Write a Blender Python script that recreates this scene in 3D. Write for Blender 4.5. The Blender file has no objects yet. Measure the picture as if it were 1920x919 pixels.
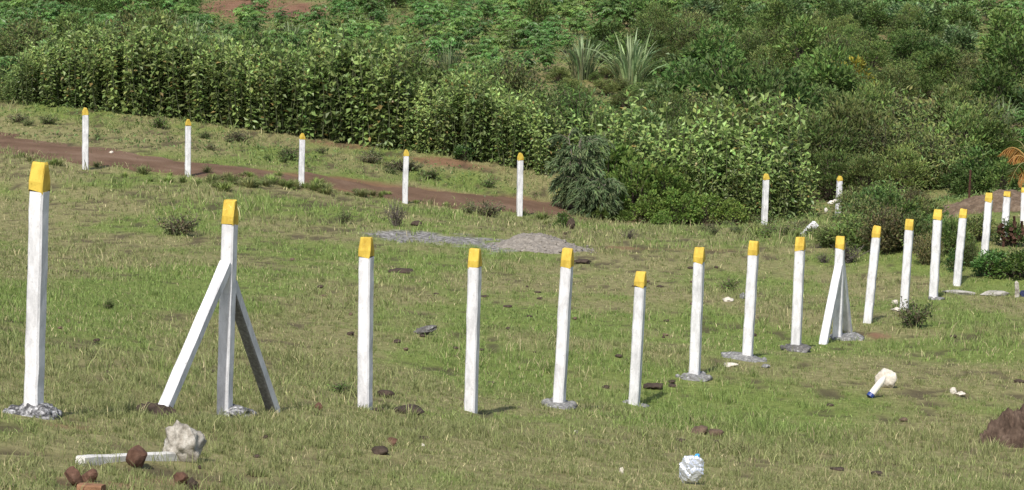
import bpy, math, random
import numpy as np
from mathutils import Vector, Matrix

R = math.radians
RNG0 = random.Random(21)
SC = bpy.context.scene
COL = SC.collection

# ------------------------------------------------------------------ camera
F = 4500.0                      # focal length in pixels of the 1920 wide photograph
CX, CY = 960.0, 459.5
PITCH = math.atan(709.5 / F)
cd = bpy.data.cameras.new('camera')
cam = bpy.data.objects.new('camera', cd)
COL.objects.link(cam)
cd.sensor_width = 36.0
cd.lens = 36.0 * F / 1920.0
cd.clip_start, cd.clip_end = 0.1, 4000
cam.location = (0, 0, 0)
cam.rotation_euler = (math.pi / 2 - PITCH, 0, 0)
SC.camera = cam

# ------------------------------------------------------------------ sky and sun
SUN_EL, SUN_AZ = R(51), R(-15)                  # sun stands behind the camera, a little to its left
sdir = Vector((math.sin(SUN_AZ) * math.cos(SUN_EL), -math.cos(SUN_AZ) * math.cos(SUN_EL), math.sin(SUN_EL)))
W = bpy.data.worlds.new('World')
SC.world = W
W.use_nodes = True
nt = W.node_tree
sky = nt.nodes.new('ShaderNodeTexSky')
sky.sky_type = 'NISHITA'
sky.sun_disc = False
sky.sun_elevation = SUN_EL
sky.sun_rotation = math.atan2(sdir.x, sdir.y)
sky.air_density, sky.dust_density, sky.ozone_density = 1.0, 2.5, 1.0
nt.nodes['Background'].inputs['Strength'].default_value = 0.115
nt.links.new(sky.outputs[0], nt.nodes['Background'].inputs['Color'])
sl = bpy.data.lights.new('sun', 'SUN')
sl.energy = 4.2
sl.angle = R(1.5)
sl.color = (1.0, 0.95, 0.87)
so = bpy.data.objects.new('sun', sl)
COL.objects.link(so)
so.rotation_euler = sdir.to_track_quat('Z', 'Y').to_euler()
vs = SC.view_settings
vs.view_transform = 'Standard'
vs.look = 'None'
vs.exposure = 0.35
vs.gamma = 1.0
vs.use_curve_mapping = False
SC.cycles.max_bounces = 8
SC.cycles.diffuse_bounces = 3
SC.cycles.transmission_bounces = 4
SC.cycles.transparent_max_bounces = 6

# ------------------------------------------------------------------ numpy noise
def _hash(ix, iy, seed):
    h = (ix.astype(np.int64) * 374761393 + iy.astype(np.int64) * 668265263 + seed * 144665) & 0xffffffff
    h = ((h ^ (h >> 13)) * 1274126177) & 0xffffffff
    h = (h ^ (h >> 16)) & 0xffffffff
    return h / 4294967295.0

def vnoise(x, y, seed=0):
    x = np.asarray(x, float); y = np.asarray(y, float)
    ix, iy = np.floor(x), np.floor(y)
    fx, fy = x - ix, y - iy
    fx = fx * fx * (3 - 2 * fx); fy = fy * fy * (3 - 2 * fy)
    a = _hash(ix, iy, seed); b = _hash(ix + 1, iy, seed)
    c = _hash(ix, iy + 1, seed); d = _hash(ix + 1, iy + 1, seed)
    return (a * (1 - fx) + b * fx) * (1 - fy) + (c * (1 - fx) + d * fx) * fy

def fbm(x, y, seed=0, o=4):
    s, a, t = 0.0, 1.0, 0.0
    for i in range(o):
        s = s + a * vnoise(x * 2 ** i + 17.3 * i, y * 2 ** i - 9.1 * i, seed + i)
        t += a
        a *= 0.5
    return s / t

def sstep(a, b, x):
    t = np.clip((np.asarray(x, float) - a) / (b - a), 0, 1)
    return t * t * (3 - 2 * t)

# ------------------------------------------------------------------ terrain
cp, sp = math.cos(PITCH), math.sin(PITCH)
def ray(px, py):
    u, v = (px - CX) / F, -(py - CY) / F
    d = np.array([u, cp + v * sp, -sp + v * cp])
    return d / d[1]                       # unit forward distance
def at(px, py, D):
    return ray(px, py) * D
def project(P):
    P = np.asarray(P, float)
    f = P[..., 1] * cp - P[..., 2] * sp
    u = P[..., 0] / f; v = (P[..., 1] * sp + P[..., 2] * cp) / f
    return CX + u * F, CY - v * F

def near_D(px):
    return F * 1.5 * cp / (475 - 0.192 * (px - 68))
def far_D(px):
    return F * 1.5 * cp / (110 - 0.008 * (px - 160))

NEAR = [  # base x, y, top x, y, width in px, footing kind
    (63, 783, 75, 304, 41, 'splash'), (421, 770, 432, 375, 33, 'brace'), (684, 768, 687, 445, 31, None),
    (883, 768, 891, 466, 28, None), (1048, 762, 1065, 466, 26, 'grey'), (1189, 763, 1202, 509, 24, 'flat'),
    (1302, 708, 1312, 464, 23, 'wide'), (1401, 675, 1414, 452, 22, 'wider'), (1492, 655, 1501, 445, 21, 'dark'),
    (1570, 636, 1576, 443, 19.5, 'brace'), (1627, 603, 1645, 424, 18, None), (1695, 579, 1706, 411, 17.5, 'stones'),
    (1750, 560, 1759, 393, 18, 'small'), (1794, 537, 1807, 392, 16, None), (1846, 481, 1855, 362, 15, None),
    (1882, 475, 1889, 359, 14.5, None), (1918, 473, 1922, 352, 14.5, None)]
FAR = [(160, 318, 160, 202, 13), (352, 331, 353, 224, 12.5), (565, 348, 567, 250, 12.5), (759, 382, 762, 281, 12),
       (974, 404, 976, 287, 13.5), (1433, 424, 1437, 326, 14), (1571, 412, 1575, 330, 13)]

ctrl = []
for p in NEAR[:15]:
    ctrl.append(at(p[0], p[1], near_D(p[0])))
for p in FAR:
    ctrl.append(at(p[0], p[1], far_D(p[0])))
for px, py, D in [
    (0, 300, 60.0), (0, 196, 75), (320, 222, 74.5), (640, 268, 74), (940, 312, 73), (1150, 390, 70.5), (1400, 415, 70), (1600, 405, 70),
    (1800, 384, 64), (1900, 362, 65), (1990, 350, 66),
    (0, 120, 92), (320, 125, 92), (640, 150, 92), (960, 170, 91), (1280, 205, 90), (1600, 225, 88), (1900, 215, 88),
    (0, 60, 110), (640, 70, 110), (1280, 90, 108), (1900, 95, 106),
    (-100, -12, 140), (640, -5, 138), (1280, 0, 136), (2000, 0, 135), (-400, 240, 75), (2400, 330, 75),
    (-400, 350, 58)]:
    ctrl.append(at(px, py, D))
ctrl += [np.array(v) for v in [(0, 0, -1.7), (-8, 0, -1.2), (8, 0, -2.3), (-12, 20, -2.6), (0, -8, -1.2)]]
ctrl = np.array(ctrl)
def _tps(d2):
    d2 = np.maximum(d2, 1e-9)
    return 0.5 * d2 * np.log(d2)
S_ = 40.0
def _fit():
    X = ctrl[:, :2] / S_
    n = len(X)
    K = _tps(((X[:, None] - X[None]) ** 2).sum(-1)) + np.eye(n) * 2e-5
    P = np.hstack([np.ones((n, 1)), X])
    A = np.zeros((n + 3, n + 3)); A[:n, :n] = K; A[:n, n:] = P; A[n:, :n] = P.T
    return np.linalg.solve(A, np.concatenate([ctrl[:, 2], np.zeros(3)]))
WT = _fit()
def H(x, y, bumps=True):
    x = np.asarray(x, float); y = np.asarray(y, float)
    sh = np.broadcast(x, y).shape
    x = np.broadcast_to(x, sh).ravel(); y = np.broadcast_to(y, sh).ravel()
    xc, yc = np.clip(x, -34, 34), np.clip(y, -10, 140)
    z = np.full(x.shape, WT[-3]) + WT[-2] * xc / S_ + WT[-1] * yc / S_
    for i in range(len(ctrl)):
        z = z + WT[i] * _tps((xc / S_ - ctrl[i, 0] / S_) ** 2 + (yc / S_ - ctrl[i, 1] / S_) ** 2)
    z = z + np.maximum(0, y - 140) * 0.055 + np.maximum(0, -10 - y) * 0.02
    if bumps:
        z = z + (fbm(x * 0.55, y * 0.55, 5, 3) - 0.5) * 0.09 + (fbm(x * 2.4, y * 2.4, 9, 2) - 0.5) * 0.035
    return z.reshape(sh)
def hit(px, py, d0=8.0, d1=200.0):
    r = ray(px, py)
    t = np.linspace(d0, d1, 1600)
    g = r[2] * t - H(r[0] * t, t)
    k = np.argmax(g < 0)
    if not (g < 0).any():
        return Vector((r[0] * d1, d1, float(H(r[0] * d1, d1))))
    a, b = t[max(k - 1, 0)], t[k]
    for _ in range(14):
        m = 0.5 * (a + b)
        if r[2] * m - float(H(r[0] * m, m)) < 0: b = m
        else: a = m
    return Vector((r[0] * b, b, float(H(r[0] * b, b))))
def on(px, D):
    """ground point in the direction of image column px at forward distance D"""
    z = -9.0
    for _ in range(4):
        f = D * cp - z * sp
        x = (px - CX) / F * f
        z = float(H(x, D))
    return Vector((x, D, z))

# ------------------------------------------------------------------ polylines of the place, given on the ground
def gline(pts):
    return np.array([[*hit(*p)][:2] for p in pts])
def seg_dist(x, y, line):
    d = np.full(np.shape(x), 1e9)
    for (ax, ay), (bx, by) in zip(line[:-1], line[1:]):
        vx, vy = bx - ax, by - ay
        t = np.clip(((x - ax) * vx + (y - ay) * vy) / (vx * vx + vy * vy + 1e-9), 0, 1)
        d = np.minimum(d, np.hypot(x - ax - t * vx, y - ay - t * vy))
    return d
ROAD_PX = [(-260, 244), (-120, 258), (0, 274), (160, 292), (280, 305), (420, 322), (560, 337), (680, 352), (800, 368), (940, 384), (1060, 396), (1200, 408), (1330, 416)]
ROAD = gline(ROAD_PX)
RUTS = [gline(r) for r in [
    [(95, 346), (170, 350), (240, 358), (300, 372), (420, 380), (560, 386)], [(180, 376), (300, 380), (460, 402), (600, 415), (680, 410)],
    [(440, 381), (540, 386), (640, 380), (720, 384)]]]
RED_SPOTS = [  # px, py, radius x (m), radius y (m), strength
    (470, 14, 2.4, 9.0, 1.0), (560, 20, 2.0, 8.0, 1.0), (420, 8, 1.4, 7, 0.9), (1862, 2, 1.8, 4, 1.0), (1815, 385, 1.3, 1.8, 1.0), (1880, 368, 1.6, 1.8, 1.0),
    (840, 306, 1.5, 0.7, 0.9), (640, 272, 1.0, 0.6, 0.7), (900, 312, 0.8, .5, 0.8), (1640, 628, 0.33, 0.45, 1.0), (1180, 466, 0.8, 0.5, 0.7), (140, 805, 0.22, 0.25, 0.6),
    (1350, 470, .6, .4, .4), (1490, 420, 1.0, 1.2, .6), (1850, 430, 1.2, 1.2, .5), (330, 905, .28, .22, .55), (150, 905, .35, .25, .6), (370, 895, .2, .2, .6), (360, 780, .5, .12, .35)]
RED_SPOTS = [(hit(a, b), c, d, e) for a, b, c, d, e in RED_SPOTS]
ASH = [(hit(a, b), c, d) for a, b, c, d in [(740, 441, 0.6, 1.6), (800, 447, 0.75, 2.0), (870, 453, 0.75, 2.2), (930, 459, 0.6, 1.8)]]

def red_mask(x, y):
    n = fbm(x * 1.3, y * 1.3, 31, 3)
    m = np.zeros(np.shape(x))
    for c, rx, ry, s in RED_SPOTS:
        d = np.hypot((x - c.x) / rx, (y - c.y) / ry)
        m = np.maximum(m, s * (1 - sstep(0.55, 1.15, d + (n - 0.5) * 1.5)))
    return m
def ash_mask(x, y):
    n = fbm(x * 2, y * 2, 41, 3)
    m = np.zeros(np.shape(x))
    for c, rx, ry in ASH:
        d = np.hypot((x - c.x) / rx, (y - c.y) / ry)
        m = np.maximum(m, 1 - sstep(0.6, 1.1, d + (n - 0.5) * 1.7))
    return m
def road_mask(x, y):
    d = seg_dist(x, y, ROAD) + (fbm(x * 0.9, y * 0.9, 51, 3) - 0.5) * 1.3
    return 1 - sstep(0.95, 1.95, d)
def rut_mask(x, y):
    m = np.zeros(np.shape(x))
    for k, r in enumerate(RUTS):
        d = seg_dist(x, y, r)
        m = np.maximum(m, (1 - sstep(0.12, 0.38, d)) * sstep(0.42, 0.55, fbm(x * 0.8, y * 0.8, 60 + k, 2)))
    return m
def dark_mask(x, y):
    """small bare patches and hoof marks in the turf"""
    n = fbm(x * 4.2, y * 2.2, 71, 3)
    b = fbm(x * 0.28, y * 0.2, 75, 2)
    return sstep(0.645, 0.69, n + (b - 0.5) * 0.25)
def green_amount(x, y):
    n = fbm(x * 0.42, y * 0.26, 81, 4) + 0.35 * (fbm(x * 1.7, y * 1.0, 85, 3) - 0.5)
    return sstep(0.36, 0.66, n + 0.07 * np.exp(-((x + 4.5) / 4.5) ** 2 - ((y - 32) / 18) ** 2) - 0.09 * np.exp(-((y - 12) / 4) ** 2) - 0.02 * sstep(-0.5, 2.5, x) * (1 - sstep(42, 52, y)))

# ------------------------------------------------------------------ mesh collecting
class Geo:
    def __init__(self):
        self.v, self.f, self.c, self.n = [], [], [], 0
    def add(self, v, faces, col):
        v = np.asarray(v, np.float32).reshape(-1, 3)
        faces = np.asarray(faces, np.int64)
        c = np.asarray(col, np.float32)
        if c.ndim == 1: c = np.tile(c[:3], (len(v), 1))
        if c.shape[1] == 3: c = np.hstack([c, np.ones((len(c), 1), np.float32)])
        self.v.append(v); self.f.append(faces + self.n); self.c.append(c); self.n += len(v)
    def build(self, name, mat, parent=None, smooth=False):
        v = np.concatenate(self.v); c = np.concatenate(self.c)
        me = bpy.data.meshes.new(name)
        me.vertices.add(len(v)); me.vertices.foreach_set('co', v.ravel())
        sizes = np.concatenate([np.full(len(f), f.shape[1]) for f in self.f])
        loops = np.concatenate([f.ravel() for f in self.f])
        me.loops.add(len(loops)); me.loops.foreach_set('vertex_index', loops.astype(np.int32))
        me.polygons.add(len(sizes))
        me.polygons.foreach_set('loop_start', (np.cumsum(sizes) - sizes).astype(np.int32))
        me.polygons.foreach_set('use_smooth', np.full(len(sizes), bool(smooth)))
        ca = me.color_attributes.new('tint', 'FLOAT_COLOR', 'POINT')
        ca.data.foreach_set('color', c.astype(np.float32).ravel())
        me.update(calc_edges=True)
        me.materials.append(mat)
        o = bpy.data.objects.new(name, me)
        COL.objects.link(o)
        if parent: o.parent = parent
        return o

def norm(a):
    return a / np.maximum(np.linalg.norm(a, axis=-1, keepdims=True), 1e-9)

def leaves(g, P, A, N, L, Wd, col, wpos=0.45, fold=0.18, droop=0.12):
    """one folded pointed leaf at every point P along axis A with face normal N"""
    P = np.asarray(P, float); n = len(P)
    A = norm(np.asarray(A, float)); B = norm(np.cross(A, N)); N = np.cross(B, A)
    L = np.broadcast_to(L, n)[:, None]; Wd = np.broadcast_to(Wd, n)[:, None]
    mid = P + A * L * wpos + N * (Wd * fold)
    v = np.stack([P, mid + B * Wd / 2, P + A * L - N * L * droop, mid - B * Wd / 2], 1).reshape(-1, 3)
    i = np.arange(n)[:, None] * 4
    f = np.concatenate([i + [0, 1, 2], i + [0, 2, 3]])
    g.add(v, f, np.repeat(np.asarray(col, float), 4, 0))

def strip(g, P, side, widths, col):
    """one blade: polyline P (k,3), width direction side, widths (k,)"""
    P = np.asarray(P); k = len(P)
    w = np.asarray(widths)[:, None] / 2
    v = np.stack([P - side * w, P + side * w], 1).reshape(-1, 3)
    i = np.arange(k - 1)[:, None] * 2
    g.add(v, i + [0, 1, 3, 2], np.tile(col, (len(v), 1)))

def tube(g, P, rad, col, sides=5, cap=True):
    P = np.asarray(P, float); k = len(P)
    rad = np.broadcast_to(rad, k)
    T = norm(np.gradient(P, axis=0))
    ref = np.array([0.0, 0, 1]) if abs(T[0][2]) < 0.9 else np.array([1.0, 0, 0])
    a = np.arange(sides) / sides * 2 * math.pi
    vs_ = []
    for i in range(k):
        u = norm(np.cross(T[i], ref)); w = np.cross(T[i], u)
        vs_.append(P[i] + rad[i] * (np.cos(a)[:, None] * u + np.sin(a)[:, None] * w))
    v = np.concatenate(vs_)
    f = [[i * sides + j, i * sides + (j + 1) % sides, (i + 1) * sides + (j + 1) % sides, (i + 1) * sides + j] for i in range(k - 1) for j in range(sides)]
    g.add(v, f, np.tile(col, (len(v), 1)))

def jit(rng, base, n, v=0.18, h=0.08):
    c = np.tile(np.asarray(base, float), (n, 1))
    c *= (1 + rng.normal(0, v, (n, 1))).clip(0.45, 1.8)
    c *= (1 + rng.normal(0, h, (n, 3))).clip(0.6, 1.5)
    return c

# ------------------------------------------------------------------ materials
def mat(name):
    m = bpy.data.materials.new(name); m.use_nodes = True
    t = m.node_tree
    return m, t, t.nodes['Principled BSDF'], t.nodes['Material Output']
def node(t, kind, **kw):
    n = t.nodes.new(kind)
    for k, v in kw.items(): setattr(n, k, v)
    return n
def noise(t, scale, detail=5, rough=0.6, coord='Object'):
    tc = node(t, 'ShaderNodeTexCoord')
    n = node(t, 'ShaderNodeTexNoise')
    n.inputs['Scale'].default_value = scale; n.inputs['Detail'].default_value = detail; n.inputs['Roughness'].default_value = rough
    t.links.new(tc.outputs[coord], n.inputs['Vector'])
    return n
def ramp(t, fac, stops):
    r = node(t, 'ShaderNodeValToRGB')
    e = r.color_ramp.elements
    while len(e) < len(stops): e.new(0.5)
    for el, (p, c) in zip(e, stops):
        el.position = p; el.color = (*c, 1) if len(c) == 3 else c
    t.links.new(fac, r.inputs[0])
    return r
def mix(t, fac, a, b, blend='MIX'):
    m = node(t, 'ShaderNodeMix', data_type='RGBA', blend_type=blend)
    for sock, v in ((m.inputs[0], fac), (m.inputs[6], a), (m.inputs[7], b)):
        if isinstance(v, (int, float)): sock.default_value = v
        elif isinstance(v, tuple): sock.default_value = (*v, 1)
        else: t.links.new(v, sock)
    return m.outputs[2]
def bump(t, b, height, strength=0.4, dist=0.01):
    n = node(t, 'ShaderNodeBump'); n.inputs['Strength'].default_value = strength; n.inputs['Distance'].default_value = dist
    t.links.new(height, n.inputs['Height']); t.links.new(n.outputs[0], b.inputs['Normal'])

def leaf_material(name, trans=0.32, rough=0.55, spec=0.2, spread=0.36):
    m, t, b, out = mat(name)
    a = node(t, 'ShaderNodeAttribute', attribute_name='tint')
    oi = node(t, 'ShaderNodeObjectInfo')
    hs = node(t, 'ShaderNodeHueSaturation')
    mr = node(t, 'ShaderNodeMapRange'); mr.inputs[3].default_value = 1 - spread; mr.inputs[4].default_value = 1 + spread
    mh = node(t, 'ShaderNodeMapRange'); mh.inputs[3].default_value = 0.488; mh.inputs[4].default_value = 0.508
    wn = node(t, 'ShaderNodeTexWhiteNoise', noise_dimensions='3D'); t.links.new(oi.outputs['Location'], wn.inputs['Vector'])
    t.links.new(wn.outputs['Value'], mr.inputs[0]); t.links.new(oi.outputs['Random'], mh.inputs[0])
    t.links.new(a.outputs['Color'], hs.inputs['Color']); t.links.new(mr.outputs[0], hs.inputs['Value']); t.links.new(mh.outputs[0], hs.inputs['Hue'])
    t.links.new(hs.outputs[0], b.inputs['Base Color'])
    b.inputs['Roughness'].default_value = rough
    b.inputs['Specular IOR Level'].default_value = spec
    tr = node(t, 'ShaderNodeBsdfTranslucent'); t.links.new(hs.outputs[0], tr.inputs['Color'])
    ms = node(t, 'ShaderNodeMixShader'); ms.inputs[0].default_value = trans
    t.links.new(b.outputs[0], ms.inputs[1]); t.links.new(tr.outputs[0], ms.inputs[2]); t.links.new(ms.outputs[0], out.inputs['Surface'])
    return m
M_LEAF = leaf_material('leaf')
M_GLOSS = leaf_material('glossy_leaf', 0.36, 0.42, 0.35)
M_GRASS = leaf_material('grass_blade', 0.25, 0.6, 0.25, 0.0)
def tint_material(name, rough=0.9):
    m, t, b, out = mat(name)
    a = node(t, 'ShaderNodeAttribute', attribute_name='tint')
    n = noise(t, 18)
    c = mix(t, 0.5, a.outputs['Color'], ramp(t, n.outputs[0], [(0.3, (0.5, 0.5, 0.5)), (0.7, (1, 1, 1))]).outputs[0], 'MULTIPLY')
    t.links.new(c, b.inputs['Base Color']); b.inputs['Roughness'].default_value = rough
    bump(t, b, n.outputs[0], 0.5, 0.01)
    return m
M_BARK = tint_material('bark')

def ground_material():
    m, t, b, out = mat('turf_and_soil')
    a = node(t, 'ShaderNodeAttribute', attribute_name='tint')      # red: bare soil, green: fresh turf, blue: dark bare marks
    sepc = node(t, 'ShaderNodeSeparateColor'); t.links.new(a.outputs['Color'], sepc.inputs[0])
    n1 = noise(t, 9, 6, 0.65); n2 = noise(t, 40, 4, 0.7); n3 = noise(t, 1.3, 5, 0.6)
    dry = ramp(t, n1.outputs[0], [(0.3, (0.12, 0.11, 0.05)), (0.55, (0.215, 0.20, 0.09)), (0.75, (0.31, 0.275, 0.145))]).outputs[0]
    grn = ramp(t, n1.outputs[0], [(0.3, (0.085, 0.11, 0.028)), (0.55, (0.15, 0.19, 0.048)), (0.75, (0.21, 0.24, 0.08))]).outputs[0]
    c = mix(t, sepc.outputs[1], dry, grn)
    soil = ramp(t, n3.outputs[0], [(0.3, (0.13, 0.075, 0.045)), (0.5, (0.19, 0.105, 0.065)), (0.72, (0.25, 0.155, 0.10))]).outputs[0]
    soil = mix(t, 0.55, soil, ramp(t, n2.outputs[0], [(0.3, (0.55, 0.5, 0.48)), (0.7, (1.15, 1.1, 1.05))]).outputs[0], 'MULTIPLY')
    c = mix(t, sepc.outputs[0], c, soil)
    dk = ramp(t, n2.outputs[0], [(0.3, (0.035, 0.027, 0.018)), (0.7, (0.085, 0.062, 0.04))]).outputs[0]
    c = mix(t, sepc.outputs[2], c, dk)
    ashc = ramp(t, n1.outputs[0], [(0.40, (0.06, 0.057, 0.053)), (0.50, (0.21, 0.20, 0.19)), (0.68, (0.40, 0.39, 0.37))]).outputs[0]
    c = mix(t, a.outputs['Alpha'], c, ashc)
    t.links.new(c, b.inputs['Base Color']); b.inputs['Roughness'].default_value = 0.95; b.inputs['Specular IOR Level'].default_value = 0.15
    bump(t, b, n2.outputs[0], 0.7, 0.02)
    return m
M_GROUND = ground_material()

def road_material():
    m, t, b, out = mat('red_dirt')
    n1 = noise(t, 0.7, 6, 0.6); n2 = noise(t, 14, 5, 0.7)
    c = ramp(t, n1.outputs[0], [(0.3, (0.105, 0.066, 0.043)), (0.5, (0.146, 0.093, 0.062)), (0.72, (0.205, 0.14, 0.10))]).outputs[0]
    c = mix(t, 0.6, c, ramp(t, n2.outputs[0], [(0.3, (0.6, 0.58, 0.55)), (0.7, (1.1, 1.08, 1.05))]).outputs[0], 'MULTIPLY')
    t.links.new(c, b.inputs['Base Color']); b.inputs['Roughness'].default_value = 0.95; b.inputs['Specular IOR Level'].default_value = 0.1
    bump(t, b, n2.outputs[0], 0.6, 0.02)
    return m
M_ROAD = road_material()

def paint_material(name, base, dirty, amount=0.5, flake=None):
    m, t, b, out = mat(name)
    n1 = noise(t, 9, 6, 0.75); n2 = noise(t, 55, 4, 0.7)
    st = node(t, 'ShaderNodeMapping'); st.inputs['Scale'].default_value = (1, 1, 0.35); oi = node(t, 'ShaderNodeObjectInfo')
    t.links.new(n1.inputs['Vector'].links[0].from_socket, st.inputs['Vector']); t.links.new(oi.outputs['Location'], st.inputs['Location']); t.links.new(st.outputs[0], n1.inputs['Vector'])
    c = mix(t, ramp(t, n1.outputs[0], [(0.44, (0, 0, 0)), (0.74, (amount,) * 3)]).outputs[0], base, dirty)
    c = mix(t, ramp(t, n2.outputs[0], [(0.60, (0, 0, 0)), (0.75, (amount * 0.7,) * 3)]).outputs[0], c, dirty)
    if flake:
        n3 = noise(t, 22, 5, 0.75)
        c = mix(t, ramp(t, n3.outputs[0], [(0.61, (0, 0, 0)), (0.68, (0.8,) * 3)]).outputs[0], c, flake)
    t.links.new(c, b.inputs['Base Color']); b.inputs['Roughness'].default_value = 0.8; b.inputs['Specular IOR Level'].default_value = 0.25
    bump(t, b, n2.outputs[0], 0.35, 0.006)
    return m
M_WHITE = paint_material('whitewash', (0.68, 0.68, 0.70), (0.32, 0.32, 0.33), 0.9, (0.36, 0.35, 0.34))
M_YELLOW = paint_material('yellow_paint', (0.56, 0.41, 0.07), (0.31, 0.19, 0.022), 1.0, (0.66, 0.56, 0.24))
M_OLDWHITE = paint_material('worn_whitewash', (0.66, 0.65, 0.62), (0.22, 0.21, 0.19), 1.0, (0.12, 0.11, 0.10))

def stone_material(name, stops, scale=9, bumps=0.7, dist=0.02):
    m, t, b, out = mat(name)
    n1 = noise(t, scale, 7, 0.7); n2 = noise(t, scale * 6, 4, 0.7)
    c = ramp(t, n1.outputs[0], stops).outputs[0]
    c = mix(t, 0.6, c, ramp(t, n2.outputs[0], [(0.3, (0.6, 0.6, 0.6)), (0.7, (1.15, 1.15, 1.15))]).outputs[0], 'MULTIPLY')
    t.links.new(c, b.inputs['Base Color']); b.inputs['Roughness'].default_value = 0.92; b.inputs['Specular IOR Level'].default_value = 0.2
    bump(t, b, n1.outputs[0], bumps, dist)
    return m
M_SPLASH = stone_material('limewashed_rubble', [(0.42, (0.05, 0.05, 0.053)), (0.52, (0.19, 0.19, 0.195)), (0.64, (0.55, 0.55, 0.56))], 30, 0.35, 0.008)
M_CEMENT = stone_material('grey_cement', [(0.34, (0.09, 0.09, 0.092)), (0.55, (0.22, 0.22, 0.215)), (0.70, (0.46, 0.46, 0.45))], 24, 0.35, 0.01)
M_DARKCEM = stone_material('dark_cement', [(0.3, (0.045, 0.043, 0.042)), (0.55, (0.13, 0.125, 0.12)), (0.72, (0.4, 0.4, 0.39))], 16)
M_SPECKGREY = stone_material('speckled_grey', [(0.32, (0.13, 0.128, 0.125)), (0.5, (0.20, 0.197, 0.19)), (0.72, (0.34, 0.34, 0.33))], 42, 0.4, 0.006)
M_BOULDER = stone_material('lichen_stone', [(0.34, (0.14, 0.125, 0.10)), (0.5, (0.36, 0.335, 0.29)), (0.66, (0.62, 0.60, 0.55))], 11)
M_PALE = stone_material('pale_stone', [(0.3, (0.38, 0.34, 0.28)), (0.6, (0.62, 0.58, 0.5))], 9)
M_KERB = stone_material('weathered_kerb', [(0.3, (0.17, 0.16, 0.14)), (0.6, (0.40, 0.385, 0.35))], 9)
M_REDROCK = stone_material('red_laterite', [(0.3, (0.055, 0.030, 0.022)), (0.5, (0.115, 0.062, 0.042)), (0.7, (0.18, 0.105, 0.075))], 9)
M_CLOD = stone_material('dark_soil_clod', [(0.3, (0.025, 0.019, 0.014)), (0.6, (0.075, 0.055, 0.042))], 16)
M_BROWN = stone_material('brown_clod', [(0.3, (0.05, 0.036, 0.026)), (0.6, (0.15, 0.105, 0.075))], 14)
M_MOUND = stone_material('turned_earth', [(0.3, (0.035, 0.024, 0.018)), (0.5, (0.085, 0.058, 0.043)), (0.7, (0.15, 0.108, 0.083))], 6)
M_GRAVEL = stone_material('grey_gravel', [(0.3, (0.13, 0.118, 0.102)), (0.5, (0.21, 0.19, 0.165)), (0.7, (0.33, 0.30, 0.265))], 14)
M_BRICK = stone_material('fired_clay', [(0.3, (0.17, 0.09, 0.05)), (0.7, (0.28, 0.155, 0.09))], 9)
M_RUST = stone_material('rusty_iron', [(0.3, (0.035, 0.018, 0.013)), (0.7, (0.10, 0.05, 0.034))], 20)
def plain(name, c, rough=0.5, metal=0.0, spec=0.5):
    m, t, b, out = mat(name)
    n = noise(t, 14, 4)
    cc = mix(t, ramp(t, n.outputs[0], [(0.4, (0, 0, 0)), (0.75, (0.4,) * 3)]).outputs[0], c, tuple(x * 0.6 for x in c))
    t.links.new(cc, b.inputs['Base Color']); b.inputs['Roughness'].default_value = rough; b.inputs['Metallic'].default_value = metal
    b.inputs['Specular IOR Level'].default_value = spec
    return m
M_BLUE = plain('blue_plastic', (0.02, 0.045, 0.20), 0.45)
M_SKYBLUE = plain('light_blue_plastic', (0.06, 0.33, 0.72), 0.35)
M_FOIL = plain('silvery_film', (0.66, 0.69, 0.74), 0.25, 0.55)
M_BONE = plain('dull_white_plastic', (0.66, 0.63, 0.56), 0.6)

# ------------------------------------------------------------------ naming and describing
def tag(o, label=None, cat=None, group=None, kind=None):
    if label: o['label'] = label
    if cat: o['category'] = cat
    if group: o['group'] = group
    if kind: o['kind'] = kind
    return o
def empty(name, loc, rot=(0, 0, 0)):
    o = bpy.data.objects.new(name, None)
    o.empty_display_size = 0.2
    COL.objects.link(o)
    o.location = loc; o.rotation_euler = rot
    return o
def copy_tree(o):
    c = o.copy(); COL.objects.link(c)
    for ch in list(o.children):
        d = ch.copy(); COL.objects.link(d); d.parent = c
    return c

# ================================================================== THE GROUND
def axis(lo, hi, f):
    out = [lo]
    while out[-1] < hi:
        out.append(out[-1] + f(out[-1]))
    return np.array(out)
gx = axis(-900, 900, lambda x: 0.15 if abs(x) < 17 else max(0.15, 0.4 + (abs(x) - 17) * 0.09) if x > 0 else max(0.15, min(0.4 + (abs(x) - 17) * 0.09, abs(x) - 16.9)))
gy = axis(-120, 1400, lambda y: 6 if y < -12 else 2 if y < 2 else 0.5 if y < 9 else max(0.1, y * 0.0065) if y < 100 else 0.7 + (y - 100) * 0.05)
GX, GY = np.meshgrid(gx, gy)
GZ = H(GX, GY)
red, drk, grn, rut = red_mask(GX, GY), dark_mask(GX, GY), green_amount(GX, GY), rut_mask(GX, GY)
rd = road_mask(GX, GY)
far_field = sstep(74, 80, GY)
red = np.maximum(red, far_field * 0.35 * sstep(0.48, 0.62, fbm(GX * 0.25, GY * 0.25, 91, 3)))
red = np.maximum(red, rd * 0.9)
GZ = GZ - 0.05 * rut - 0.02 * drk
g = Geo()
ny, nx = GX.shape
idx = np.arange(ny * nx).reshape(ny, nx)
faces = np.stack([idx[:-1, :-1], idx[:-1, 1:], idx[1:, 1:], idx[1:, :-1]], -1).reshape(-1, 4)
g.add(np.stack([GX, GY, GZ], -1), faces, np.stack([red.ravel(), grn.ravel(), np.maximum(drk * 0.75, rut * 0.8).ravel(), ash_mask(GX, GY).ravel()], 1))
ground = g.build('ground', M_GROUND, smooth=True)
tag(ground, kind='structure')

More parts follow.
